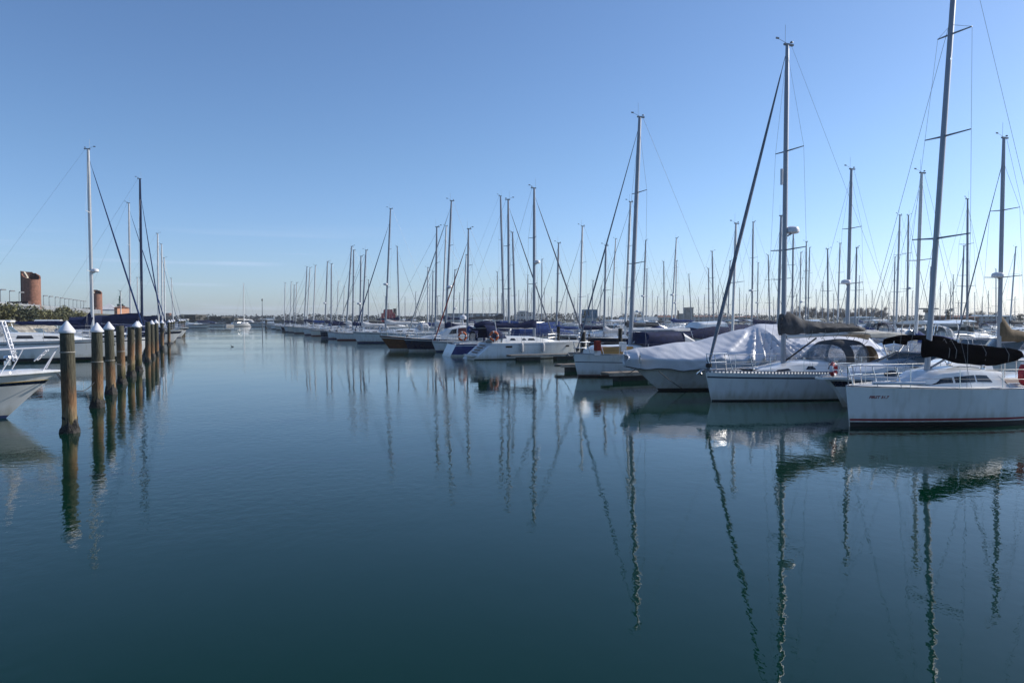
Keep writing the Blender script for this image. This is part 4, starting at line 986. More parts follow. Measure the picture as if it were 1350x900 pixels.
GL = 'boats moored along the left of the channel'
t, u = place('big white sloop, tall mast, navy furled headsail and radar, left row', 122.3, 116, 197, -8.0, 'r', .24, 13.2, hullz=1.9, cprof=[(0, 1.2), (.05, 1.1), (.1, .4), (.3, .28), (1, .16)], kind='cruiser', hull='white', cover='f_navy', hood='f_navy', group=GL, seed=8, jib='f_jibn', radar=(.36, -.6), mast='alu2', boom=5.0, r=.125, wire=.004, stripe='navy', anti='black')
lettering(t, Hull(13.2, 3.3 * 1.32, 1.2 * 1.32, 1.0 * 1.32, .66, .66, sag=.08), 'PS 216', -4.7, 1.02, .34, 'navy', 1, 0)
t, u = place('navy masted yacht under a full navy cover in the left row', 187.5, 184.5, 236, -6.8, 'r', .17, 12.5, boom=4.0, hullz=1.7, kind='racer', hull='navy', cover='f_navy', hood=None, cprof=[(0, 1.25), (.3, 1.15), (.7, 1.0), (1, .7)], group=GL, seed=9, jib='f_jibn', mast='alu3', r=.14)
_, u = place('white masted sloop behind the navy masted yacht, left row', 172.3, 169.8, 268, -9.4, 'r', .36, 11.5, kind='cruiser', cover='f_navy', hood='f_navy', group=GL, seed=11, mast='alu2', r=.12, jib='f_jibn', sun='f_navy')
for i, (xb, xt, yt, v, lab) in enumerate(((209, 207.8, 308, -7, 'white sloop, nearest of the small left masts beyond the navy mast'), (214.2, 213, 322, -7.2, 'white sloop, second small mast beyond the navy masted yacht'), (217.5, 216.5, 340, -7, 'white sloop, third small mast beyond the navy masted yacht'),
        (228.5, 226, 367, -7, 'white sloop with slanting dark headsail near the left row end'), (182, 181, 366, -13, 'small distant sloop just left of the navy mast'), (159.5, 159.2, 384, -15, 'small distant sloop seen just beside the white marquee'))):
    place(lab, xb, xt, yt, v - 1.0, 'r', .22, kind='cruiser', cover='f_navy', cprof=[(0, 1.1), (.5, .9), (1, .7)] if i < 3 else None, hood='f_navy', group=GL, seed=12 + i, mast='alu2', jib='f_jibn' if i in (0, 3) else None, far=True)
hq = Hull(12.5, 3.2 * 1.25, 1.1 * 1.25, .9 * 1.25, .19, .31, ws=.85)
rings = []
for i in range(15):                                # winter cover tented from the mast to the bow
    f = i / 14; x = lerp(-6.0, -4.3, f); y = hq.deck_y(x) * .98; z = hq.deck_z(x); zt = lerp(z + .6, 3.0, f)
    rings.append([(x, -y, z - .12), (x, -y * .97, z + .1), (x, -y * .45, lerp(z, zt, .62) - .05 * math.sin(f * 9)), (x, 0, zt), (x, y * .45, lerp(z, zt, .62) - .05 * math.sin(f * 9)), (x, y * .97, z + .1), (x, y, z - .12)])
MB().loft(rings).build('winter_cover', 'f_navy', t)
# navy boat covers between the left masts
motorboat('motor boat under a navy tarpaulin, nearest of two in the left row', uv(101, -9.6, 0), TH + math.pi, 'fly', cover='f_navy', group=GL, seed=1, ch=2.3)
motorboat('motor boat under a navy tarpaulin, farther of two in the left row', uv(131.0, -9.6, 0), TH + math.pi, 'fly', cover='f_navy', group=GL, seed=2, ch=2.3)
motorboat('white hardtop motor boat behind the tall navy rigged sloop', uv(71.5, -14.4, 0), TH + math.pi, 'ht', group=GL, seed=3)
motorboat('small white day boat moored at the far end of the left row', uv(150, -8.6, 0), TH + math.pi, 'day', group=GL, seed=4)
motorboat('white motor boat with blue bimini near the far left posts', uv(110, -9.2, 0), TH + math.pi, 'ht', group=GL, seed=5)
motorboat('white hardtop boat behind the big left sloop, nearest the left edge', uv(79, -15.2, 0), TH + math.pi, 'ht', group=GL, seed=6, bim='f_navy')
motorboat('small white day boat behind the sprayhood of the big left sloop', uv(91, -16, 0), TH + math.pi, 'day', group=GL, seed=7)
motorboat('white hardtop boat behind the mast foot of the big left sloop', uv(104, -15.4, 0), TH + math.pi, 'ht', group=GL, seed=8)
pontoon('pontoon walkway behind the left row of boats', uv(20, -21.8), uv(150, -21.8), 2.0, nf=14)

# the cruiser whose bow pokes in at the left edge
h = Hull(9.4, 3.3, 1.42, 1.2, 1.45, .1, wl0=.22, wl1=.85, tm=.58, ws=.9, fp=1.05, stem=1.05)
B = at(8, 551); loc = B - P * 4.7; t0 = thing('motor_cruiser', 'white motor cruiser bow with navy band and tall bow rail, left edge', 'motor boat', loc, TH + math.pi, GL)
M['gold'] = mat('gold_stripe', (.45, .30, .08), .35)
h.mesh([(0, 2), (.09, 2)], (.56, .77, 1), 30).build('hull', ['white', 'navy', 'anti_blue'], t0)
h.deck(.1).build('deck', 'white', t0)
rings = []
for i in range(27):
    t = (i / 26) ** 1.2; ring = []
    for sd in (-1, 1):
        pass
    z = .09 + (h.sheer(t) - .09) * .785; x, y, z = h.at(t, z); rings.append((x, y, z))
for sd in (-1, 1): MB().tube([(x, sd * (y + .004), z) for x, y, z in rings], .012, 4).build('gold_stripe', 'gold', t0)
rings = []                                             # moulded gunwale step
MB().tube(h.rail_pts(-1, 0, 1, -.03), .035, 6).tube(h.rail_pts(1, 0, 1, -.03), .035, 6).build('rub_rail', 'white', t0)
r0_ = Roof(h, -4.9, 1.6, [(0, .02), (.15, .14), (.45, .38), (.7, .62), (1, .8)], [(0, .2), (.15, .7), (.5, 1.15), (1, 1.3)], .1); r0_.mesh(20).build('cabin', 'white', t0)
mb = MB()
for dz in (.72,):
    a = h.rail_pts(-1, 0, .55, dz, 12, .1); b = h.rail_pts(1, 0, .55, dz, 12, .1)
    nose = [(a[0][0] - .12, -.14, a[0][2]), (a[0][0] - .12, .14, a[0][2])]
    mb.tube(list(reversed(a)) + nose + b, .023, 8)
mb.build('bow_rail', 'white_plastic', t0)
for sd in (-1, 1):
    for tt in (.04, .13, .22, .33, .44, .54):
        p0 = h.rail_pts(sd, tt, 1, 0, 1, .1)[0]; p1 = h.rail_pts(sd, max(0, tt - .035), 1, .72, 1, .1)[0]; MB().tube([p0, p1], .018, 6).build('rail_post', 'white_plastic', t0)
# folded boarding ladder and fender rack standing on the foredeck
lx = lambda px, z=2.2: -along(loc, P, px, z)
la = MB(); x0, x1 = lx(20, 2.0), lx(4, 2.7)
for yy in (-.2, .2): la.tube([(x0, yy, 1.72), (x1, yy, 2.92)], .028, 6)
for i in range(6):
    f = (i + .6) / 6.4; la.box((lerp(x0, x1, f), 0, lerp(1.72, 2.92, f)), (.09, .42, .03))
la.build('boarding_ladder', 'white_plastic', t0)
la = MB(); x0, x1 = lx(47, 1.7), lx(62, 2.2)
for yy in (-.25, .25): la.tube([(x0, yy, 1.72), (x1, yy, 2.05)], .022, 5)
for f in (.15, .5, .9): la.box((lerp(x0, x1, f), 0, lerp(1.72, 2.05, f)), (.07, .5, .025))
la.build('bow_ladder', 'white_plastic', t0)
MB().lathe([(.1, 0), (.1, .12), (.04, .14), (.04, .2), (.11, .22), (.09, .28), (0, .29)], (lx(10, 1.6), 0, 1.6), 12).tube([(lx(10, 1.6), 0, 1.7), (lx(22, 2), 0, 2.0)], .03, 6).build('windlass', 'steel', t0)
MB().tube([(-6.2, 0, 1.36), (-5.6, 0, 1.47)], .04, 6).tube([(-6.25, -.14, 1.24), (-6.2, 0, 1.36), (-6.25, .14, 1.24)], .04, 6).build('anchor', 'steel', t0)
tipw = loc + (-P) * -6.05 + Vector((0, 0, 1.3)); pw = at(92.4, 570) + Vector((0, 0, 1.25))
def line_between(label, a, b, sag=.25, r=.014):
    c = (a + b) / 2; t = thing('mooring_line', label, 'mooring line', (c.x, c.y, min(a.z, b.z)))
    o = Vector((c.x, c.y, min(a.z, b.z)))
    MB().tube([a.lerp(b, i / 10) - o - Vector((0, 0, sag * 4 * (i / 10) * (1 - i / 10))) for i in range(11)], r, 5).build('rope', 'darkrope', t)
line_between('dark mooring line from the cruiser bow to the nearest post', tipw, pw, .06)
line_between('second mooring line sagging between cruiser bow and the second post', tipw + D * .2, at(129, 537) + Vector((0, 0, 1.0)), .5)
line_between('long dark mooring line from the big left sloop to the third post', uv(63.5, -4.2, 1.5), at(146.6, 519.5) + Vector((0, 0, 1.3)), .8, .018)

line_between('pale mooring line from the doghouse sloop bow to the short finger pontoon', at(757, 468, 1.15), uv(39.0, 18.7, .45), .12, .016)
line_between('mooring line drooping from the tarpaulin bow to the finger pontoon', at(838, 486, 1.0), uv(32.3, 18.6, .45), .15, .016)
line_between('dark mooring line running down the tarpaulin hull to the water', at(868, 489, .95), at(905, 515, .02), .05, .016)
# ------------------------------------------------------------------ rows behind: masts read off the photograph (column and row of the masthead, column of the foot)
ANCH = [(122, 'the tall navy rigged left sloop'), (508, 'the navy headsail sloop'), (574, 'the brown wooden sloop'), (587, 'the navy hull'), (616, 'the red headsail sloop'), (671, 'the royal blue sloop'), (704, 'the stern-out white sloop'), (831, 'the navy doghouse sloop'), (1033, 'the grey covered sloop'), (1222, 'the black covered sloop')]
MASTS = '''376,373,375 384,372,382.5 388,376,387 391,373,390 405,352,401 409,353,404.5 416,350,413 432,345,428.5,r-.42 437,348,436.5 446,371,444 454,378,452.5 464,325,456.5 466.5,330,465 476,338,474.5,r-.5 483,330,477 486,369,485.5
523.6,325,526.5 588.6,298,583 564,353,564 567,375,566 571,358,569.5 600,356,597,r.55 615,336,610 636.7,381,637 646,380,646 655.7,358.6,656 659.7,258.6,664.5 675.5,306.5,680 661.6,387,661 714.5,342,714 736.6,320.6,733.5 768,298.5,764 782,370,780 799,324,796 812,315,806
793,377,790 749,377,745 693,383,693 684,383,684 701,380,701 718,380,717 696,363,695.5 831.5,266.5,824 851.5,317,847,r-.45 853,355,852 875,345,876 892,314,885,r-.42 892,344,890,r-.4 908,361.6,912 938.8,331.6,941 934,354,935 880,383,878 970.5,295,965 962.7,344,959 993,293,991,r-.27
999.6,346.5,998,r-.5 1012.7,336.6,1015 1030,285,1025 1046,305,1044 1056,333,1054,r.3 1063,319,1062 1067.5,326.5,1065 1091,328.6,1092 1107.6,321,1104 1122.6,223.5,1116.5,r-.37 1129.5,326.6,1127 1133,363.6,1132 1186.6,284,1181 1180,339,1178 1197.6,284,1196,r.2 1215.5,228.6,1206.5 1275.6,262.7,1275
1271,324.6,1266 1256.7,362.7,1256.5 1253.6,371.7,1253 1263.6,397,1263 1323.6,182.5,1317,r-.37 1339.5,325.8,1331 1303,384,1303 1313,355,1313 1240,372,1239 1227,352,1226 1150,383,1149 1163,391,1162 1085,372,1084 947,377,947 921,392,921 867,391,866 762,388,761 727,392,727 623,390,623 548,385,548 534,392,534 508.5,391,508.5 1036,384,1036 1020,392,1020 577,392,577 606,386,606 668,396,668 710,391,710 757,393,757 775,388,775 802,392,802 820,386,820 860,384,860 901,390,901 929,388,928 953,386,953 975,380,975 984,388,984 1050,388,1050 1076,382,1076 1099,388,1099 1115,392,1115 1142,389,1142 1172,386,1172 1189,392,1189 1203,384,1202 1231,389,1231 1247,388,1247 1285,386,1285 1295,392,1295 1321,389,1321 1338,392,1338'''
BANDS = [36, 66, 82, 110, 125, 152, 168, 190]
ms = []
for tok in MASTS.split():
    q = tok.split(','); ms.append((float(q[0]), float(q[1]), float(q[2]), float(q[3][1:]) if len(q) > 3 else None))
rb = random.Random(21)
plan = []
for xt, yt, xb, rad in sorted(ms, key=lambda m: m[1]):
    best = None
    for v in ([20, 36] if xb < 500 else BANDS):
        B0 = atv(xb, v, 1.3)
        if not 8 < B0.y < 292: continue
        hh, _ = mast_fit(B0, P, xt, yt); mh = hh + 1.3; u = B0.dot(D)
        sc = abs(mh - 12.8) + (5 if mh > 17.5 or mh < 8.5 else 0) + (6 if any(abs(u - q) < 3.1 for q in USED.get(v, [])) else 0)
        if best is None or sc < best[0]: best = (sc, v, u, mh)
    if best is None: continue
    take(best[1], best[2]); plan.append((xb, xt, yt, best[1], best[3], rad))
plan.sort()
lab_n = {}
NUM = lambda n: ORD[n - 1]
HUGE = {}
for i, (xb, xt, yt, v, mh, rad) in enumerate(plan):
    ax_, an = min(ANCH[1:], key=lambda a: abs(a[0] - xb)); side = 'right' if xb > ax_ else 'left'
    rank = sum(1 for q in plan if min(ANCH[1:], key=lambda a: abs(a[0] - q[0]))[0] == ax_ and (q[0] > ax_) == (xb > ax_) and abs(q[0] - ax_) <= abs(xb - ax_))
    cover = rb.choice(['f_blue', 'f_navy', 'f_navy', 'f_white', 'f_grey', 'f_beige', 'f_grey', None]); hullc = rb.choice(['white'] * 7 + ['grime', 'cream', 'navy'])
    jib = rb.choice(['f_jib', 'f_jib', 'f_jibw', None, None]); kind = rb.choice(['cruiser', 'cruiser', 'racer', 'scoop'])
    lean = xt - xb - (xb - 675) * .03 * (420 - yt) / 1000
    bow = 'l' if lean > .8 else ('r' if lean < -.8 else rb.choice('lr'))
    if v == 20: bow = 'l'; cover = cover or 'f_white'
    prof = None; J = .37
    if abs(xb - 1317) < 1: cover, bow, prof = 'f_tan', 'l', [(0, 1.5), (.1, 1.15), (.3, .55), (.6, .4), (1, .3)]
    adj = ('tall ' if mh > 14.5 else '') + {'white': 'white', 'grime': 'weathered', 'cream': 'cream', 'navy': 'dark'}[hullc]
    extra = 'with radar, ' if rad else ('with tan cover, ' if cover == 'f_tan' else '')
    rowt = 'front row' if v == 20 else 'rows behind'
    lab = f'{adj} sloop {extra}mast {NUM(rank)} {side} of {an}'
    wds = lab.split()
    place(lab, xb, xt, yt, v, bow, J, kind=kind, hull=hullc, cover=cover, hood=rb.choice(['f_navy', 'f_blue', 'f_white', None, 'f_beige']), jib=jib, radar=(clamp(.36, .2, .5), math.copysign(.5, rad) * (1 if bow == 'l' else -1)) if rad else None,
          group='sailing boats moored in rows across the marina', seed=i, far=True, spr=2 if mh > 11 else 1, stripe=rb.choice(['blueline', 'redline', 'fender']), anti=rb.choice(['anti_blue', 'black', 'anti_red']), mast=rb.choice(['alu', 'alu', 'alu2']), cprof=prof, wire=.007 if v < 60 else .009)
# motor boats among the sloops
GM = 'motor boats lying among the sailing boats'
for px, v, bow, kind, cov, bim, lab in (
        (905, 37, 'l', 'fly', 'f_navy', None, 'motor boat under dark navy cover behind the tarpaulin, nearer of two'), (945, 42.5, 'l', 'ht', 'f_navy', None, 'low motor boat under navy cover left of the silver tarpaulin peak'),
        (778, 36.5, 'l', 'ht', None, 'f_white', 'motor boat with white bimini left of the navy doghouse'), (740, 37, 'r', 'ht', 'f_blue', None, 'motor boat under bright blue cover right of the stern-out sloop'),
        (652, 37, 'r', 'day', 'f_blue', None, 'small boat under bright blue cover behind the royal blue sloop'), (1172, 36.5, 'l', 'ht', None, None, 'white hardtop boat behind the cabin cruiser windscreen'), (1185, 43.5, 'l', 'ht', None, 'f_navy', 'hardtop motor boat right of the white flybridge yacht'),
        (1258, 38, 'l', 'day', None, None, 'small white day boat seen just above the black sail cover'), (1300, 36.2, 'l', 'day', None, None, 'small white day boat behind the black cover end'), (1345, 41, 'l', 'ht', None, 'f_white', 'white hardtop boat at the right edge below the tan cover'),
        (868, 66, 'r', 'fly', None, None, 'white flybridge yacht far behind the navy doghouse'), (1000, 66, 'r', 'ht', None, 'f_navy', 'hardtop boat far behind the silver tarpaulin peak'), (1090, 67, 'r', 'ht', None, None, 'white hardtop boat far behind the grey sail cover'),
        (1225, 66, 'l', 'ht', None, 'f_beige', 'hardtop boat far behind the black covered mast'), (1290, 68, 'r', 'ht', None, None, 'white hardtop boat far behind the black sail cover'), (700, 66, 'l', 'ht', 'f_blue', None, 'distant blue covered boat behind the stern-out sloop mast'),
        (560, 38, 'r', 'ht', None, 'f_navy', 'hardtop boat behind the brown wooden hull'), (480, 37, 'r', 'day', None, None, 'small day boat behind the navy headsail sloop'), (636, 82, 'l', 'fly', None, None, 'distant flybridge yacht behind the red headsail sloop'),
        (815, 82, 'l', 'fly', None, None, 'distant flybridge yacht left of the navy doghouse mast'), (1130, 82, 'l', 'ht', None, 'f_white', 'distant hardtop boat below the bare tree row')):
    q = atv(px, v); motorboat(lab, q + (P if bow == 'l' else -P) * 1.0, TH if bow == 'l' else TH + math.pi, kind, cover=cov, bim=bim, group=GM, seed=int(px))
for px, v, kind, lab in ((369, 21, 'day', 'farthest small white boat of the right front row'), (352, 20.5, 'fly', 'far white flybridge yacht at the end of the right front row'), (340, 19.5, 'ht', 'far white motor yacht beside the navigation pole')):
    motorboat(lab, atv(px, v), TH, kind, group='white motor yachts at the far end of the channel', seed=int(px))
# boats at the head of the channel
sb, u = None, 0
q = atd(321, 292); hh = zat(373.5, 292)
sailboat('lone white sloop facing the camera at the head of the channel', q + Vector((0, 3, 0)), R(58), hh, -1.0, L=11, kind='cruiser', cover='f_white', jib='f_jibw', hood='f_white', seed=4, mast='alu2', far=True, r=.16, wire=.02)
for px, d, lab, kd in ((277, 285, 'white motor boat with dark cover by the far stone quay', 'ht'), (260, 265, 'small white boat near the far end of the left posts', 'day'), (252, 240, 'white hardtop boat just beyond the last left posts', 'ht'), (308, 296, 'small boat against the far stone quay left of the lone sloop', 'day')):
    motorboat(lab, atd(px, d), TH + math.pi + (.5 if px > 300 else -.3), kd, group='small boats at the head of the channel', seed=int(px), cover='f_navy' if px == 277 else None)
# ------------------------------------------------------------------ left promenade: fence, lamps, brick towers, shrubs, marquee, beacon
M['brick'] = mat('brick', (.30, .14, .09), .85, var=.25, scale=3)
M['brick_dark_and_shade'] = mat('dark_brick_and_shade', (.10, .05, .04), .9, var=.3, scale=3)  # dark brick, and the painted shade on the round towers
M['plaster_and_sunlit'] = mat('pale_render_and_sunlit', (.50, .46, .38), .9, var=.15, scale=.6)  # pale render, and the painted sunlit wedge inside the towers
M['fence'] = mat('fence_white', (.62, .62, .60), .6, var=.1)
M['lamp'] = mat('lamp_grey', (.16, .17, .18), .5)
M['beacon'] = mat('beacon_green', (.01, .12, .07), .5)
M['roof_dark'] = mat('dark_roof', (.06, .058, .055), .8)
M['roof_tile'] = mat('tiled_roof', (.25, .10, .06), .85, var=.3)
M['concrete_b'] = mat('pale_concrete', (.30, .29, .27), .85, var=.2, scale=.5)
M['bldg_white'] = mat('white_building', (.55, .54, .52), .8, var=.12, scale=.4)
M['bldg_orange'] = mat('orange_building', (.45, .22, .13), .85)
M['bldg_blue'] = mat('blue_cladding', (.16, .25, .33), .6)
M['bark'] = mat('winter_bark', (.085, .065, .05), .9, var=.3)
M['twig'] = mat('bare_twigs', (.28, .23, .195), .9, var=.3)
def leaf(n, c, v=.5): return mat(n, c, .7, var=v, scale=.9)
M['far_tree'] = leaf('hazed_far_trees', (.11, .12, .10), .3); M['leaf1'] = leaf('olive_leaves', (.17, .165, .06), .3); M['leaf2'] = leaf('dark_leaves', (.07, .085, .04), .3); M['leaf3'] = leaf('yellow_leaves', (.24, .20, .05)); M['leaf4'] = leaf('pine_needles', (.03, .05, .02))  # far_tree: distance haze is lightened into the leaf colour
def shrub_mesh(seed, n=700, w=1.9, hgt=2.2, m=('leaf1',)):
    r = random.Random(seed); mb = MB(); cl = [(r.uniform(-w, w) * .7, r.uniform(-w, w) * .5, r.uniform(.4, hgt * .8), r.uniform(.5, 1.0)) for _ in range(9)]
    for _ in range(n):
        c = r.choice(cl); a, b = r.uniform(0, 6.28), math.acos(r.uniform(-1, 1)); q = c[3] * r.uniform(.5, 1) ** .5
        p = Vector((c[0] + q * math.sin(b) * math.cos(a), c[1] + q * math.sin(b) * math.sin(a), max(.05, c[2] + q * math.cos(b) * .9)))
        s_ = r.uniform(.10, .22); e = Vector((r.uniform(-1, 1), r.uniform(-1, 1), r.uniform(-.6, 1))).normalized(); f = e.cross(Vector((r.uniform(-1, 1), r.uniform(-1, 1), r.uniform(-1, 1)))).normalized()
        mb.add([p - e * s_, p - f * s_ * .6, p + e * s_, p + f * s_ * .6], [(0, 1, 2, 3)], r.randrange(len(m)))
    return mb
SM = [shrub_mesh(1).mesh('foliage', ['leaf1'], 0), shrub_mesh(2).mesh('foliage', ['leaf2'], 0), shrub_mesh(3, m=('a', 'b')).mesh('foliage', ['leaf3', 'leaf1'], 0), shrub_mesh(4, 800, 2.2, 2.6, ('a', 'b')).mesh('foliage', ['leaf2', 'leaf1'], 0)]
stem_me = MB().tube([(0, 0, -.4), (.05, 0, .5), (.3, .1, 1.3)], [.09, .07, .03], 6).tube([(0, 0, .3), (-.4, .1, 1.2)], [.06, .02], 5).tube([(0, 0, .2), (.1, -.4, 1.1)], [.05, .02], 5).mesh('stem', ['bark'])
KN = ['olive green', 'dark green', 'yellowish', 'mixed green']
rs = random.Random(8); cnt = {}
u = 62.0; nsh = 0
while u < 190:
    k = (1, 0, 3, 0, 1, 3, 0, 2, 2)[nsh % 9]; v = rs.uniform(-27.2, -25.9); z = 1.9 + (-25.5 - v) * .66 - .1
    cnt[k] = cnt.get(k, 0) + 1
    t = thing('shrub', f'{KN[k]} shrub on the left bank, {ORD[cnt[k]-1]} of its colour along the promenade', 'shrub', uv(u, v, z), rs.uniform(0, 6), 'shrubs on the left bank')
    sc = rs.uniform(.85, 1.25); t.scale = (sc * 1.15, sc, sc * rs.uniform(.85, 1.05)); link('foliage', SM[k], t); link('stem', stem_me, t)
    u += rs.uniform(2.4, 3.9) * (1 if u < 120 else 1.5); nsh += 1
# promenade fence
fe = thing('promenade_fence', 'white slatted fence along the top of the left bank', 'fence', uv(110, -29.6, 4.42), TH + math.pi / 2)
sec = MB()
for i in range(10): sec.box((-2.25 + .5 * i, 0, .6), (.14, .04, 1.1))
sec.box((0, .045, .95), (5, .04, .08)).box((0, .045, .25), (5, .04, .08)); sm_ = sec.mesh('fence_panel', ['fence'], 0); pm_ = MB().box((0, 0, .65), (.16, .16, 1.3)).mesh('fence_post', ['fence'], 0)
for i in range(38):
    o = link('fence_panel', sm_, fe); o.location = (-52 + 5.16 * i + 2.58, 0, 0); o = link('fence_post', pm_, fe); o.location = (-52 + 5.16 * i, 0, 0)
# promenade lamps
lm_pole = MB().tube([(0, 0, 0), (0, 0, 3.3)], [.07, .045], 7).tube([(-.0, 0, 3.2), (.3, 0, 3.32)], .03, 5).mesh('pole', ['lamp'])
lm_head = MB().box((.42, 0, 3.34), (.8, .45, .2), taper=.8).mesh('lamp_head', ['lamp'], 0)
for i, px in enumerate((1, 13, 25.5, 36, 45, 57.5, 65, 73, 79.5, 85.5, 91, 96.5, 101.5, 106.5, 110.5)):
    q = atv(px, -31.5, 4.4); t = thing('promenade_lamp', f'grey promenade lamp on the left bank, {ORD[i]} from the left edge', 'street lamp', q, TH + .6, 'lamps along the promenade'); link('pole', lm_pole, t); link('lamp_head', lm_head, t)
# brick towers: open cylinders cut on a slant
def tower(label, px, yt, z0=4.4, v=-31):
    q = atv(px, v, z0); d = q.y; H = zat(yt, d) - z0; s = H / 7.2
    t = thing('brick_tower', label, 'tower', q, 0, 'round brick towers on the promenade'); ro, ri, n = 1.55, 1.3, 40
    def ztop(a): return H * (.9 + .1 * math.cos(a - 2.5)) 
    rings = [[], [], [], []]
    for k in range(n):
        a = 2 * math.pi * k / n
        st = math.floor(ztop(a) / .22) * .22
        rings[0].append((ro * math.cos(a), ro * math.sin(a), -.2)); rings[1].append((ro * math.cos(a), ro * math.sin(a), st)); rings[2].append((ri * math.cos(a), ri * math.sin(a), st)); rings[3].append((ri * math.cos(a), ri * math.sin(a), .4))
    tw = MB().loft(rings[:2], caps=False).loft(rings[1:3], caps=False); tw.loft(rings[2:], caps=False, mi=1); tw.build('tower_wall', ['brick', 'brick_dark_and_shade'], t, 30); MB().prism([(-1.28, H * .6), (-.55, H * .6), (-.7, H * .86), (-1.28, H * .985)], -.2, .3, 'y').build('sunlit_wedge', 'plaster_and_sunlit', t, 0)  # inside: cast shadow painted as dark brick, sunlit wall as a pale wedge
    MB().prism([(-1.72, -.2), (-1.50, -.2), (-1.50, H * .99), (-1.72, H)], -.5, .9, 'y').build('shade_strip', 'brick_dark_and_shade', t, 0)  # added dark strip that paints the shaded outer edge of the cylinder
    MB().prism([(-2.9, -.2), (1.0, -.2), (1.0, 1.85), (-2.9, 1.75)], -2.6, -1.62, 'y').build('annex_wall', 'brick_dark_and_shade', t, 0)
    return t
tower('tallest brick tower with slanted open top, far left', 42, 357.5)
tower('second brick tower with slanted top, right of the tall white mast', 127.5, 381)
q = atv(222, -31, 1.5)
t = thing('brick_tower', 'low brick block far off beside the last left masts', 'tower', q, 0, 'round brick towers on the promenade'); MB().lathe([(2.6, -1), (2.6, 6.2), (2.2, 6.2), (2.2, 5)], n=24).build('tower_wall', 'brick', t)
# marquee
q = atv(144, -30.5, 4.4); t = thing('marquee', 'white peaked marquee on the promenade behind the left masts', 'tent', q, TH); t.scale = (1.5, 1.5, 1.25)
MB().loft([[(-2.6, -2.6, 1.0), (2.6, -2.6, 1.0), (2.6, 2.6, 1.0), (-2.6, 2.6, 1.0)], [(-2.6, -2.6, 1.3), (2.6, -2.6, 1.3), (2.6, 2.6, 1.3), (-2.6, 2.6, 1.3)], [(-1.1, -1.1, 2.0), (1.1, -1.1, 2.0), (1.1, 1.1, 2.0), (-1.1, 1.1, 2.0)], [(-.1, -.1, 2.9), (.1, -.1, 2.9), (.1, .1, 2.9), (-.1, .1, 2.9)]]).build('tent_roof', 'f_white', t, 0)
for a in (-2.5, 2.5):
    for b in (-2.5, 2.5): MB().tube([(a, b, -.3), (a, b, 1.1)], .05, 5).build('leg', 'alu', t)
# green beacon
q = atd(159, 235, 4.0); t = thing('harbour_beacon', 'green harbour beacon mast beyond the left boats', 'beacon', q, 0)
MB().tube([(0, 0, -3), (0, 0, 5.0)], [.55, .4], 8).build('beacon_column', 'beacon', t); MB().lathe([(.7, 4.9), (.75, 5.0), (.3, 5.1), (.35, 5.9), (0, 6.2)], n=10).build('lantern', 'beacon', t); MB().box((0, 0, 3.2), (2.0, .15, .7)).build('day_board', 'beacon', t, 0); MB().tube([(0, 0, 6.0), (0, 0, 7.6)], .06, 4).build('antenna', 'beacon', t)

# ------------------------------------------------------------------ buildings
def building(label, px0, px1, ytop, d, wall='bldg_white', roof='roof_dark', floors=2, depth=12, base=1.45, bays=6, roofh=.0, name='building', rz=0, win=True, group='buildings around the far shore'):
    a, b = atd(px0, d), atd(px1, d); wd = b.x - a.x; H = zat(ytop, d) - base
    t = thing(name, label, 'building', ((a.x + b.x) / 2, d + depth / 2, base), rz, group)
    MB().box((0, 0, H / 2 - .5), (wd, depth, H + 1)).build('wall', wall, t, 0)
    if roofh: MB().loft([[(-wd / 2 - .4, -depth / 2 - .4, H + .01), (wd / 2 + .4, -depth / 2 - .4, H + .01), (wd / 2 + .4, depth / 2 + .4, H + .01), (-wd / 2 - .4, depth / 2 + .4, H + .01)], [(-wd / 2 + 1, -.2, H + roofh), (wd / 2 - 1, -.2, H + roofh), (wd / 2 - 1, .2, H + roofh), (-wd / 2 + 1, .2, H + roofh)]]).build('roof', roof, t, 0)
    else: MB().box((0, 0, H + .16), (wd + .5, depth + .5, .3)).build('roof', roof, t, 0)
    if win:
        fh = H / floors
        for f in range(floors):
            for i in range(bays):
                x = lerp(-wd / 2, wd / 2, (i + .5) / bays); MB().box((x, -depth / 2 - .04, fh * (f + .55)), (wd / bays * .5, .12, fh * .36)).build('window', 'window', t, 0)
    return t
t = building('long low building with banded balconies behind the red headsail sloop', 590, 662, 414, 300, 'bldg_white', 'concrete_b', 3, bays=9)
for z_ in (.6, 2.0): MB().box((0, -6.5, z_), (22.5, 1.0, .3)).build('balcony', 'bldg_white', t, 0)
t = building('flat roofed white building behind the stern-out sloop mast', 682, 702, 412.5, 320, 'bldg_white', 'concrete_b', 2, bays=5)
MB().box((-.5, 0, 4.2), (4, 5, 1.4)).build('penthouse', 'bldg_white', t, 0)
t = building('blue and white boxy building left of the navy doghouse mast', 766, 786, 415, 210, 'bldg_white', 'bldg_blue', 2, 7, bays=3)
MB().box((.5, -1, 2.9), (3.3, 5.5, 2.4), .12).build('upper_storey', 'bldg_blue', t, 0); MB().box((-.6, -3.4, 3.1), (1.4, .9, 1.4)).build('window', 'window', t, 0)
t = building('twin concrete silos with tall chimney behind the navy cover', 904, 914, 406, 380, 'concrete_b', 'concrete_b', 1, 5, win=False, name='silo_building')
MB().box((-3.3, 0, 1.8), (3.4, 4.5, 4.6)).build('silo', 'concrete_b', t, 0); MB().tube([(-5.2, 0, 0), (-5.2, 0, 5.6)], [.5, .4], 8).build('chimney', 'brick_dark_and_shade', t)
building('row of pale flats right of the silos', 916, 962, 417.5, 400, 'bldg_white', 'roof_tile', 2, bays=9, roofh=.6)
building('pale flat building left of the grey covered mast', 968, 1000, 418, 400, 'plaster_and_sunlit', 'roof_tile', 2, bays=6, roofh=.5)
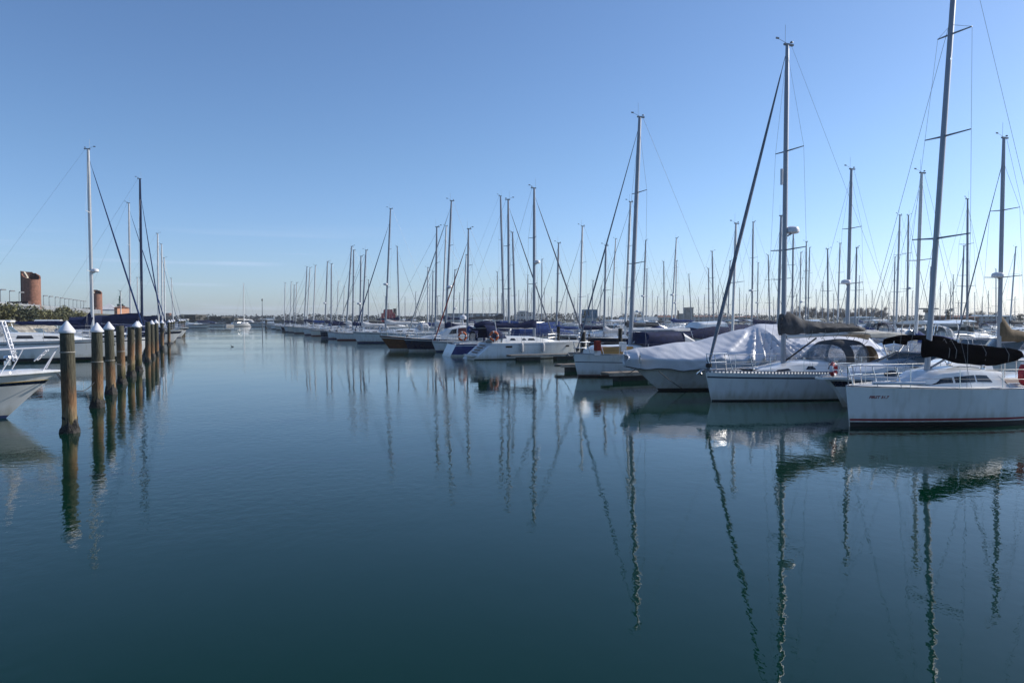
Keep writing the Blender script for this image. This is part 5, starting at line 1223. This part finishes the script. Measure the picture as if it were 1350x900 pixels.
building('red roofed shed behind the navy doghouse mast', 868, 893, 418, 330, 'bldg_white', 'roof_tile', 1, bays=4, roofh=.7)
building('orange house beside the left marquee', 151, 155, 405.5, 190, 'bldg_orange', 'roof_tile', 2, 6, 4.3, 2, .6)
building('long dark roofed shed above the far stone quay', 243, 258, 415.5, 340, 'roof_dark', 'roof_dark', 1, bays=4)
building('low dark building above the far stone quay', 276, 292, 418, 345, 'roof_dark', 'roof_dark', 1, bays=5)
building('pale low shed on the far quay left of the lone sloop', 288, 309, 420, 345, 'concrete_b', 'roof_dark', 1, bays=4)
t = building('white house with arched roof at the far right', 1286, 1335, 417, 240, 'bldg_white', 'bldg_blue', 2, bays=7, roofh=.5)
building('low hut with red roof behind the tall pine', 1250, 1290, 418, 235, 'brick', 'roof_tile', 1, bays=5, roofh=.5)
building('blue roofed boathouse at the right of the bare trees', 1130, 1158, 419, 280, 'bldg_white', 'bldg_blue', 1, bays=6, roofh=.5)
# white control tower with a flat cap
q = atd(1224, 230, 1.45); t = thing('control_tower', 'pale lookout tower with wide flat cap behind the black covered mast', 'tower', q, 0)
MB().box((0, 0, 2.0), (1.6, 1.6, 4.4), taper=.9).build('shaft', 'bldg_white', t, 0); MB().box((0, 0, 4.55), (4.6, 2.6, .4)).build('cap', 'concrete_b', t, 0); MB().box((0, 0, 3.9), (2.4, 2, .8)).build('cabin', 'window', t, 0)
# red workboat
q = atd(508, 270, 0); h = Hull(14, 5, 2.2, 1.6, .9, .1, wl0=.5, ws=.9); t = thing('workboat', 'red and black workboat behind the navy headsail sloop', 'workboat', q, .25)
h.mesh([(0, 0), (.3, 1)], None, 16).build('hull', ['black', 'anti_red', 'black'], t); h.deck(.05).build('deck', 'red', t)
MB().box((1, 0, 3.4), (5, 3.6, 3.2), taper=.92).build('wheelhouse', 'red', t, 0); MB().box((1, 0, 5.6), (3.2, 2.8, 1.4), taper=.9).build('bridge', 'red', t, 0); MB().box((-.63, 0, 5.6), (.1, 2.2, .7)).build('window', 'window', t, 0)
MB().tube([(3.4, 0, 2), (3.4, 0, 6.6)], [.7, .6], 10).build('funnel', 'black', t); MB().tube([(1, 0, 6), (1, 0, 8.6)], .1, 5).build('mast', 'wire', t)
# navigation pole near the far end of the channel
q = at(346, 433.5); t = thing('navigation_pole', 'tall thin navigation pole at the end of the right row', 'pole', q, 0); MB().tube([(0, 0, -1), (0, 0, 3), (0, 0, zat(395.5, q.y))], [.2, .12, .07], 7).build('pole_shaft', 'wire', t); MB().lathe([(.05, 0), (.22, .1), (.22, .6), (0, .8)], (0, 0, zat(397, q.y)), 8).build('top_mark', 'lamp', t)
q = at(351, 432.2); t = thing('pontoon_pile', 'dark pile standing right of the thin navigation pole', 'pile', q); MB().lathe([(.35, -1), (.35, 2.6), (0, 2.7)], n=10).build('pile_shaft', 'mussel', t)

# ------------------------------------------------------------------ trees
def twiggy(seed, hgt=8.0):
    """leafless crown: limbs plus a cloud of fine twigs around their ends"""
    r = random.Random(seed); tr, cr = MB(), MB(); ends = []
    tr.tube([(0, 0, -.3), (.05, 0, hgt * .22), (.1, .05, hgt * .42)], [.24, .19, .13], 7)
    for i in range(11):
        a = i * 2.4 + r.uniform(-.4, .4); z0 = hgt * r.uniform(.2, .42); q = r.uniform(.18, .36) * hgt; z1 = hgt * r.uniform(.5, .93) - q * .25
        e = Vector((math.cos(a) * q, math.sin(a) * q, z1)); m = Vector((e.x * .45, e.y * .45, lerp(z0, z1, .6)))
        tr.tube([(0.05, 0, z0), m, e], [.1, .07, .03], 5); ends += [e, m.lerp(e, .6), m]
    for _ in range(2600):
        c = r.choice(ends); d = Vector((r.gauss(0, 1), r.gauss(0, 1), r.gauss(.5, 1))).normalized(); p = c + d * r.uniform(0, .9) * hgt * .11
        d2 = (d + Vector((r.uniform(-.5, .5), r.uniform(-.5, .5), r.uniform(.1, .8)))).normalized(); q = p + d2 * r.uniform(.4, 1.0); s_ = d2.cross(Vector((r.uniform(-1, 1), r.uniform(-1, 1), .2))).normalized() * r.uniform(.02, .045)
        cr.add([p - s_, p + s_, q], [(0, 1, 2)])
    return tr.mesh('trunk', ['bark']), cr.mesh('crown', ['twig'], 0)
BT = [twiggy(s) for s in (1, 2, 3, 4)]
rt = random.Random(3)
for i, px in enumerate((1047, 1058, 1069, 1079, 1087, 1096, 1104, 1113, 1121, 1130, 1138, 1147, 1155, 1163)):
    d = rt.uniform(300, 345); q = atd(px, d, 1.4); t = thing('bare_tree', f'leafless tree in the row right of the grey sail cover, {ORD[i]} from the left', 'tree', q, rt.uniform(0, 6), 'row of bare winter trees'); s = (zat(rt.uniform(403, 407), d) - 1.4) / 7.6
    t.scale = (s * 1.1, s * 1.1, s); a, b = BT[i % 4]; link('trunk', a, t); link('crown', b, t)
for i, (px, yt, d, lab) in enumerate(((841, 410.5, 330, 'round leafless tree left of the white radar mast, behind the navy doghouse'), (823, 413, 350, 'smaller leafless tree left of the round one'), (735, 412, 330, 'leafless tree right of the stern-out sloop mast'), (719, 416, 300, 'dark leafless tree just right of the flat white building'), (1005, 415, 420, 'distant leafless tree behind the silver tarpaulin'), (1290, 409, 290, 'leafless tree left of the tan sail cover'), (898, 413, 420, 'leafless tree behind the silos'))):
    q = atd(px, d, 1.4); t = thing('bare_tree', lab, 'tree', q, i * 1.3, 'scattered bare winter trees'); s = (zat(yt, d) - 1.4) / 7.6; t.scale = (s * 1.25, s * 1.25, s); a, b = BT[(i + 1) % 4]; link('trunk', a, t); link('crown', b, t)
def green_tree(seed, hgt=9, rad=3.0, n=1500):
    r = random.Random(seed); mb = MB(); cl = []
    for _ in range(13):
        a = r.uniform(0, 6.28); q = rad * r.uniform(.1, .75); cl.append((math.cos(a) * q, math.sin(a) * q, hgt * r.uniform(.42, .9), rad * r.uniform(.28, .48)))
    for _ in range(n):
        c = r.choice(cl); a, b = r.uniform(0, 6.28), math.acos(r.uniform(-1, 1)); q = c[3] * r.uniform(.4, 1) ** .5
        p = Vector((c[0] + q * math.sin(b) * math.cos(a), c[1] + q * math.sin(b) * math.sin(a), c[2] + q * math.cos(b) * .7)); s_ = r.uniform(.12, .28)
        e = Vector((r.uniform(-1, 1), r.uniform(-1, 1), r.uniform(-.5, 1))).normalized(); f = e.cross(Vector((r.uniform(-1, 1), r.uniform(-1, 1), r.uniform(-1, 1)))).normalized()
        mb.add([p - e * s_, p - f * s_ * .6, p + e * s_, p + f * s_ * .6], [(0, 1, 2, 3)])
    tr = MB().tube([(0, 0, -.3), (.1, 0, hgt * .35), (0, .1, hgt * .7)], [.28, .2, .08], 7)
    for c in cl[:7]: tr.tube([(.08, 0, hgt * .35), (c[0] * .5, c[1] * .5, lerp(hgt * .35, c[2], .6)), c[:3]], [.12, .08, .03], 5)
    return tr.mesh('trunk', ['bark']), mb.mesh('crown', ['leaf4'], 0)
GT = [green_tree(11), green_tree(12, 9, 4.2), green_tree(13, 9, 2.2)]
for i, (px, yt, d, k, lab) in enumerate(((1250, 406.5, 235, 2, 'tall dark pine right of the lookout tower'), (1237, 415, 240, 1, 'broad evergreen between the lookout tower and the tall pine'), (1212, 413.5, 240, 1, 'evergreen just left of the lookout tower'), (1196, 418, 250, 1, 'low evergreen left of the lookout tower'), (1181, 417, 260, 1, 'low evergreen right of the bare tree row'), (1276, 411, 240, 0, 'dark evergreen right of the tall pine'), (1308, 411, 250, 0, 'evergreen behind the arched roof house'), (1345, 413, 230, 0, 'evergreen at the far right edge'), (729, 418, 290, 1, 'dark bushy evergreen right of the stern-out sloop mast'), (240, 414, 345, 0, 'dark evergreen above the far stone quay, leftmost'), (263, 415, 335, 1, 'broad dark evergreen above the far quay between two sheds'), (271, 417, 330, 1, 'low dark evergreen above the far quay, left of the small boats'), (299, 417.5, 335, 1, 'low dark evergreen above the far quay, left of the lone sloop'), (311, 419, 330, 1, 'lowest dark evergreen beside the lone sloop'))):
    q = atd(px, d, 1.3); t = thing('evergreen_tree', lab, 'tree', q, i, 'evergreen trees on the far shore'); s = (zat(yt, d) - 1.3) / 8.6; t.scale = (s, s, s); a, b = GT[k]; link('trunk', a, t); link('crown', b, t)
# far-off wood along the horizon: one mass
r = random.Random(5); mb = MB()
for i in range(14000):
    px = r.uniform(200, 1500); d = r.uniform(430, 620); x = (px - 675) / 1000 * d
    top = 5.0 + 2.8 * mnoise.noise(Vector((x * .02, 1, 0))) + 1.6 * mnoise.noise(Vector((x * .11, 5, 0)))
    z = 1.4 + r.random() ** .8 * max(.6, top - 1.4); s_ = r.uniform(.25, .7); e = Vector((r.uniform(-1, 1), r.uniform(-.3, .3), r.uniform(-.6, 1))).normalized(); f = e.cross(Vector((r.uniform(-.3, .3), 1, r.uniform(-.3, .3)))).normalized(); p = Vector((x, d, z))
    mb.add([p - e * s_, p - f * s_ * .7, p + e * s_, p + f * s_ * .7], [(0, 1, 2, 3)], r.randrange(2))
o = mb.build('far_wood', ['far_tree', 'twig'], None, 0); tag(o, 'far-off wood along the horizon behind the marina', 'wood', None, 'stuff')
# a water bird on the channel
q = at(306.5, 457); t = thing('water_bird', 'small dark water bird swimming in the middle of the channel', 'bird', q, .4); t.scale = (.6, .6, .5)
mb = MB(); rings = []
for f, rr, z in ((0, .01, .1), (.12, .06, .08), (.3, .11, .07), (.55, .12, .07), (.8, .08, .08), (1, .015, .15)): rings.append([(lerp(-.25, .28, f), rr * math.cos(k * .785), z + rr * .75 * math.sin(k * .785)) for k in range(8)])
mb.loft(rings).tube([(-.17, 0, .1), (-.22, 0, .22), (-.25, 0, .3)], [.06, .04, .045], 8).tube([(-.24, 0, .3), (-.31, 0, .31), (-.4, 0, .28)], [.05, .045, .01], 8)
mb.build('body', 'duck', t)
# ------------------------------------------------------------------ sea haze
hz = MB().box((450, 1070, 9), (2720, 2280, 22)).build('haze', 'water', None, 0)
hm = bpy.data.materials.new('sea_haze'); hm.use_nodes = True; hn = hm.node_tree.nodes; hn.clear()
ho = hn.new('ShaderNodeOutputMaterial'); hv = hn.new('ShaderNodeVolumePrincipled'); hv.inputs['Color'].default_value = (.86, .92, 1, 1); hv.inputs['Density'].default_value = .0002; hv.inputs['Anisotropy'].default_value = .2
hm.node_tree.links.new(hv.outputs[0], ho.inputs['Volume']); hz.data.materials[0] = hm; hz['kind'] = 'stuff'
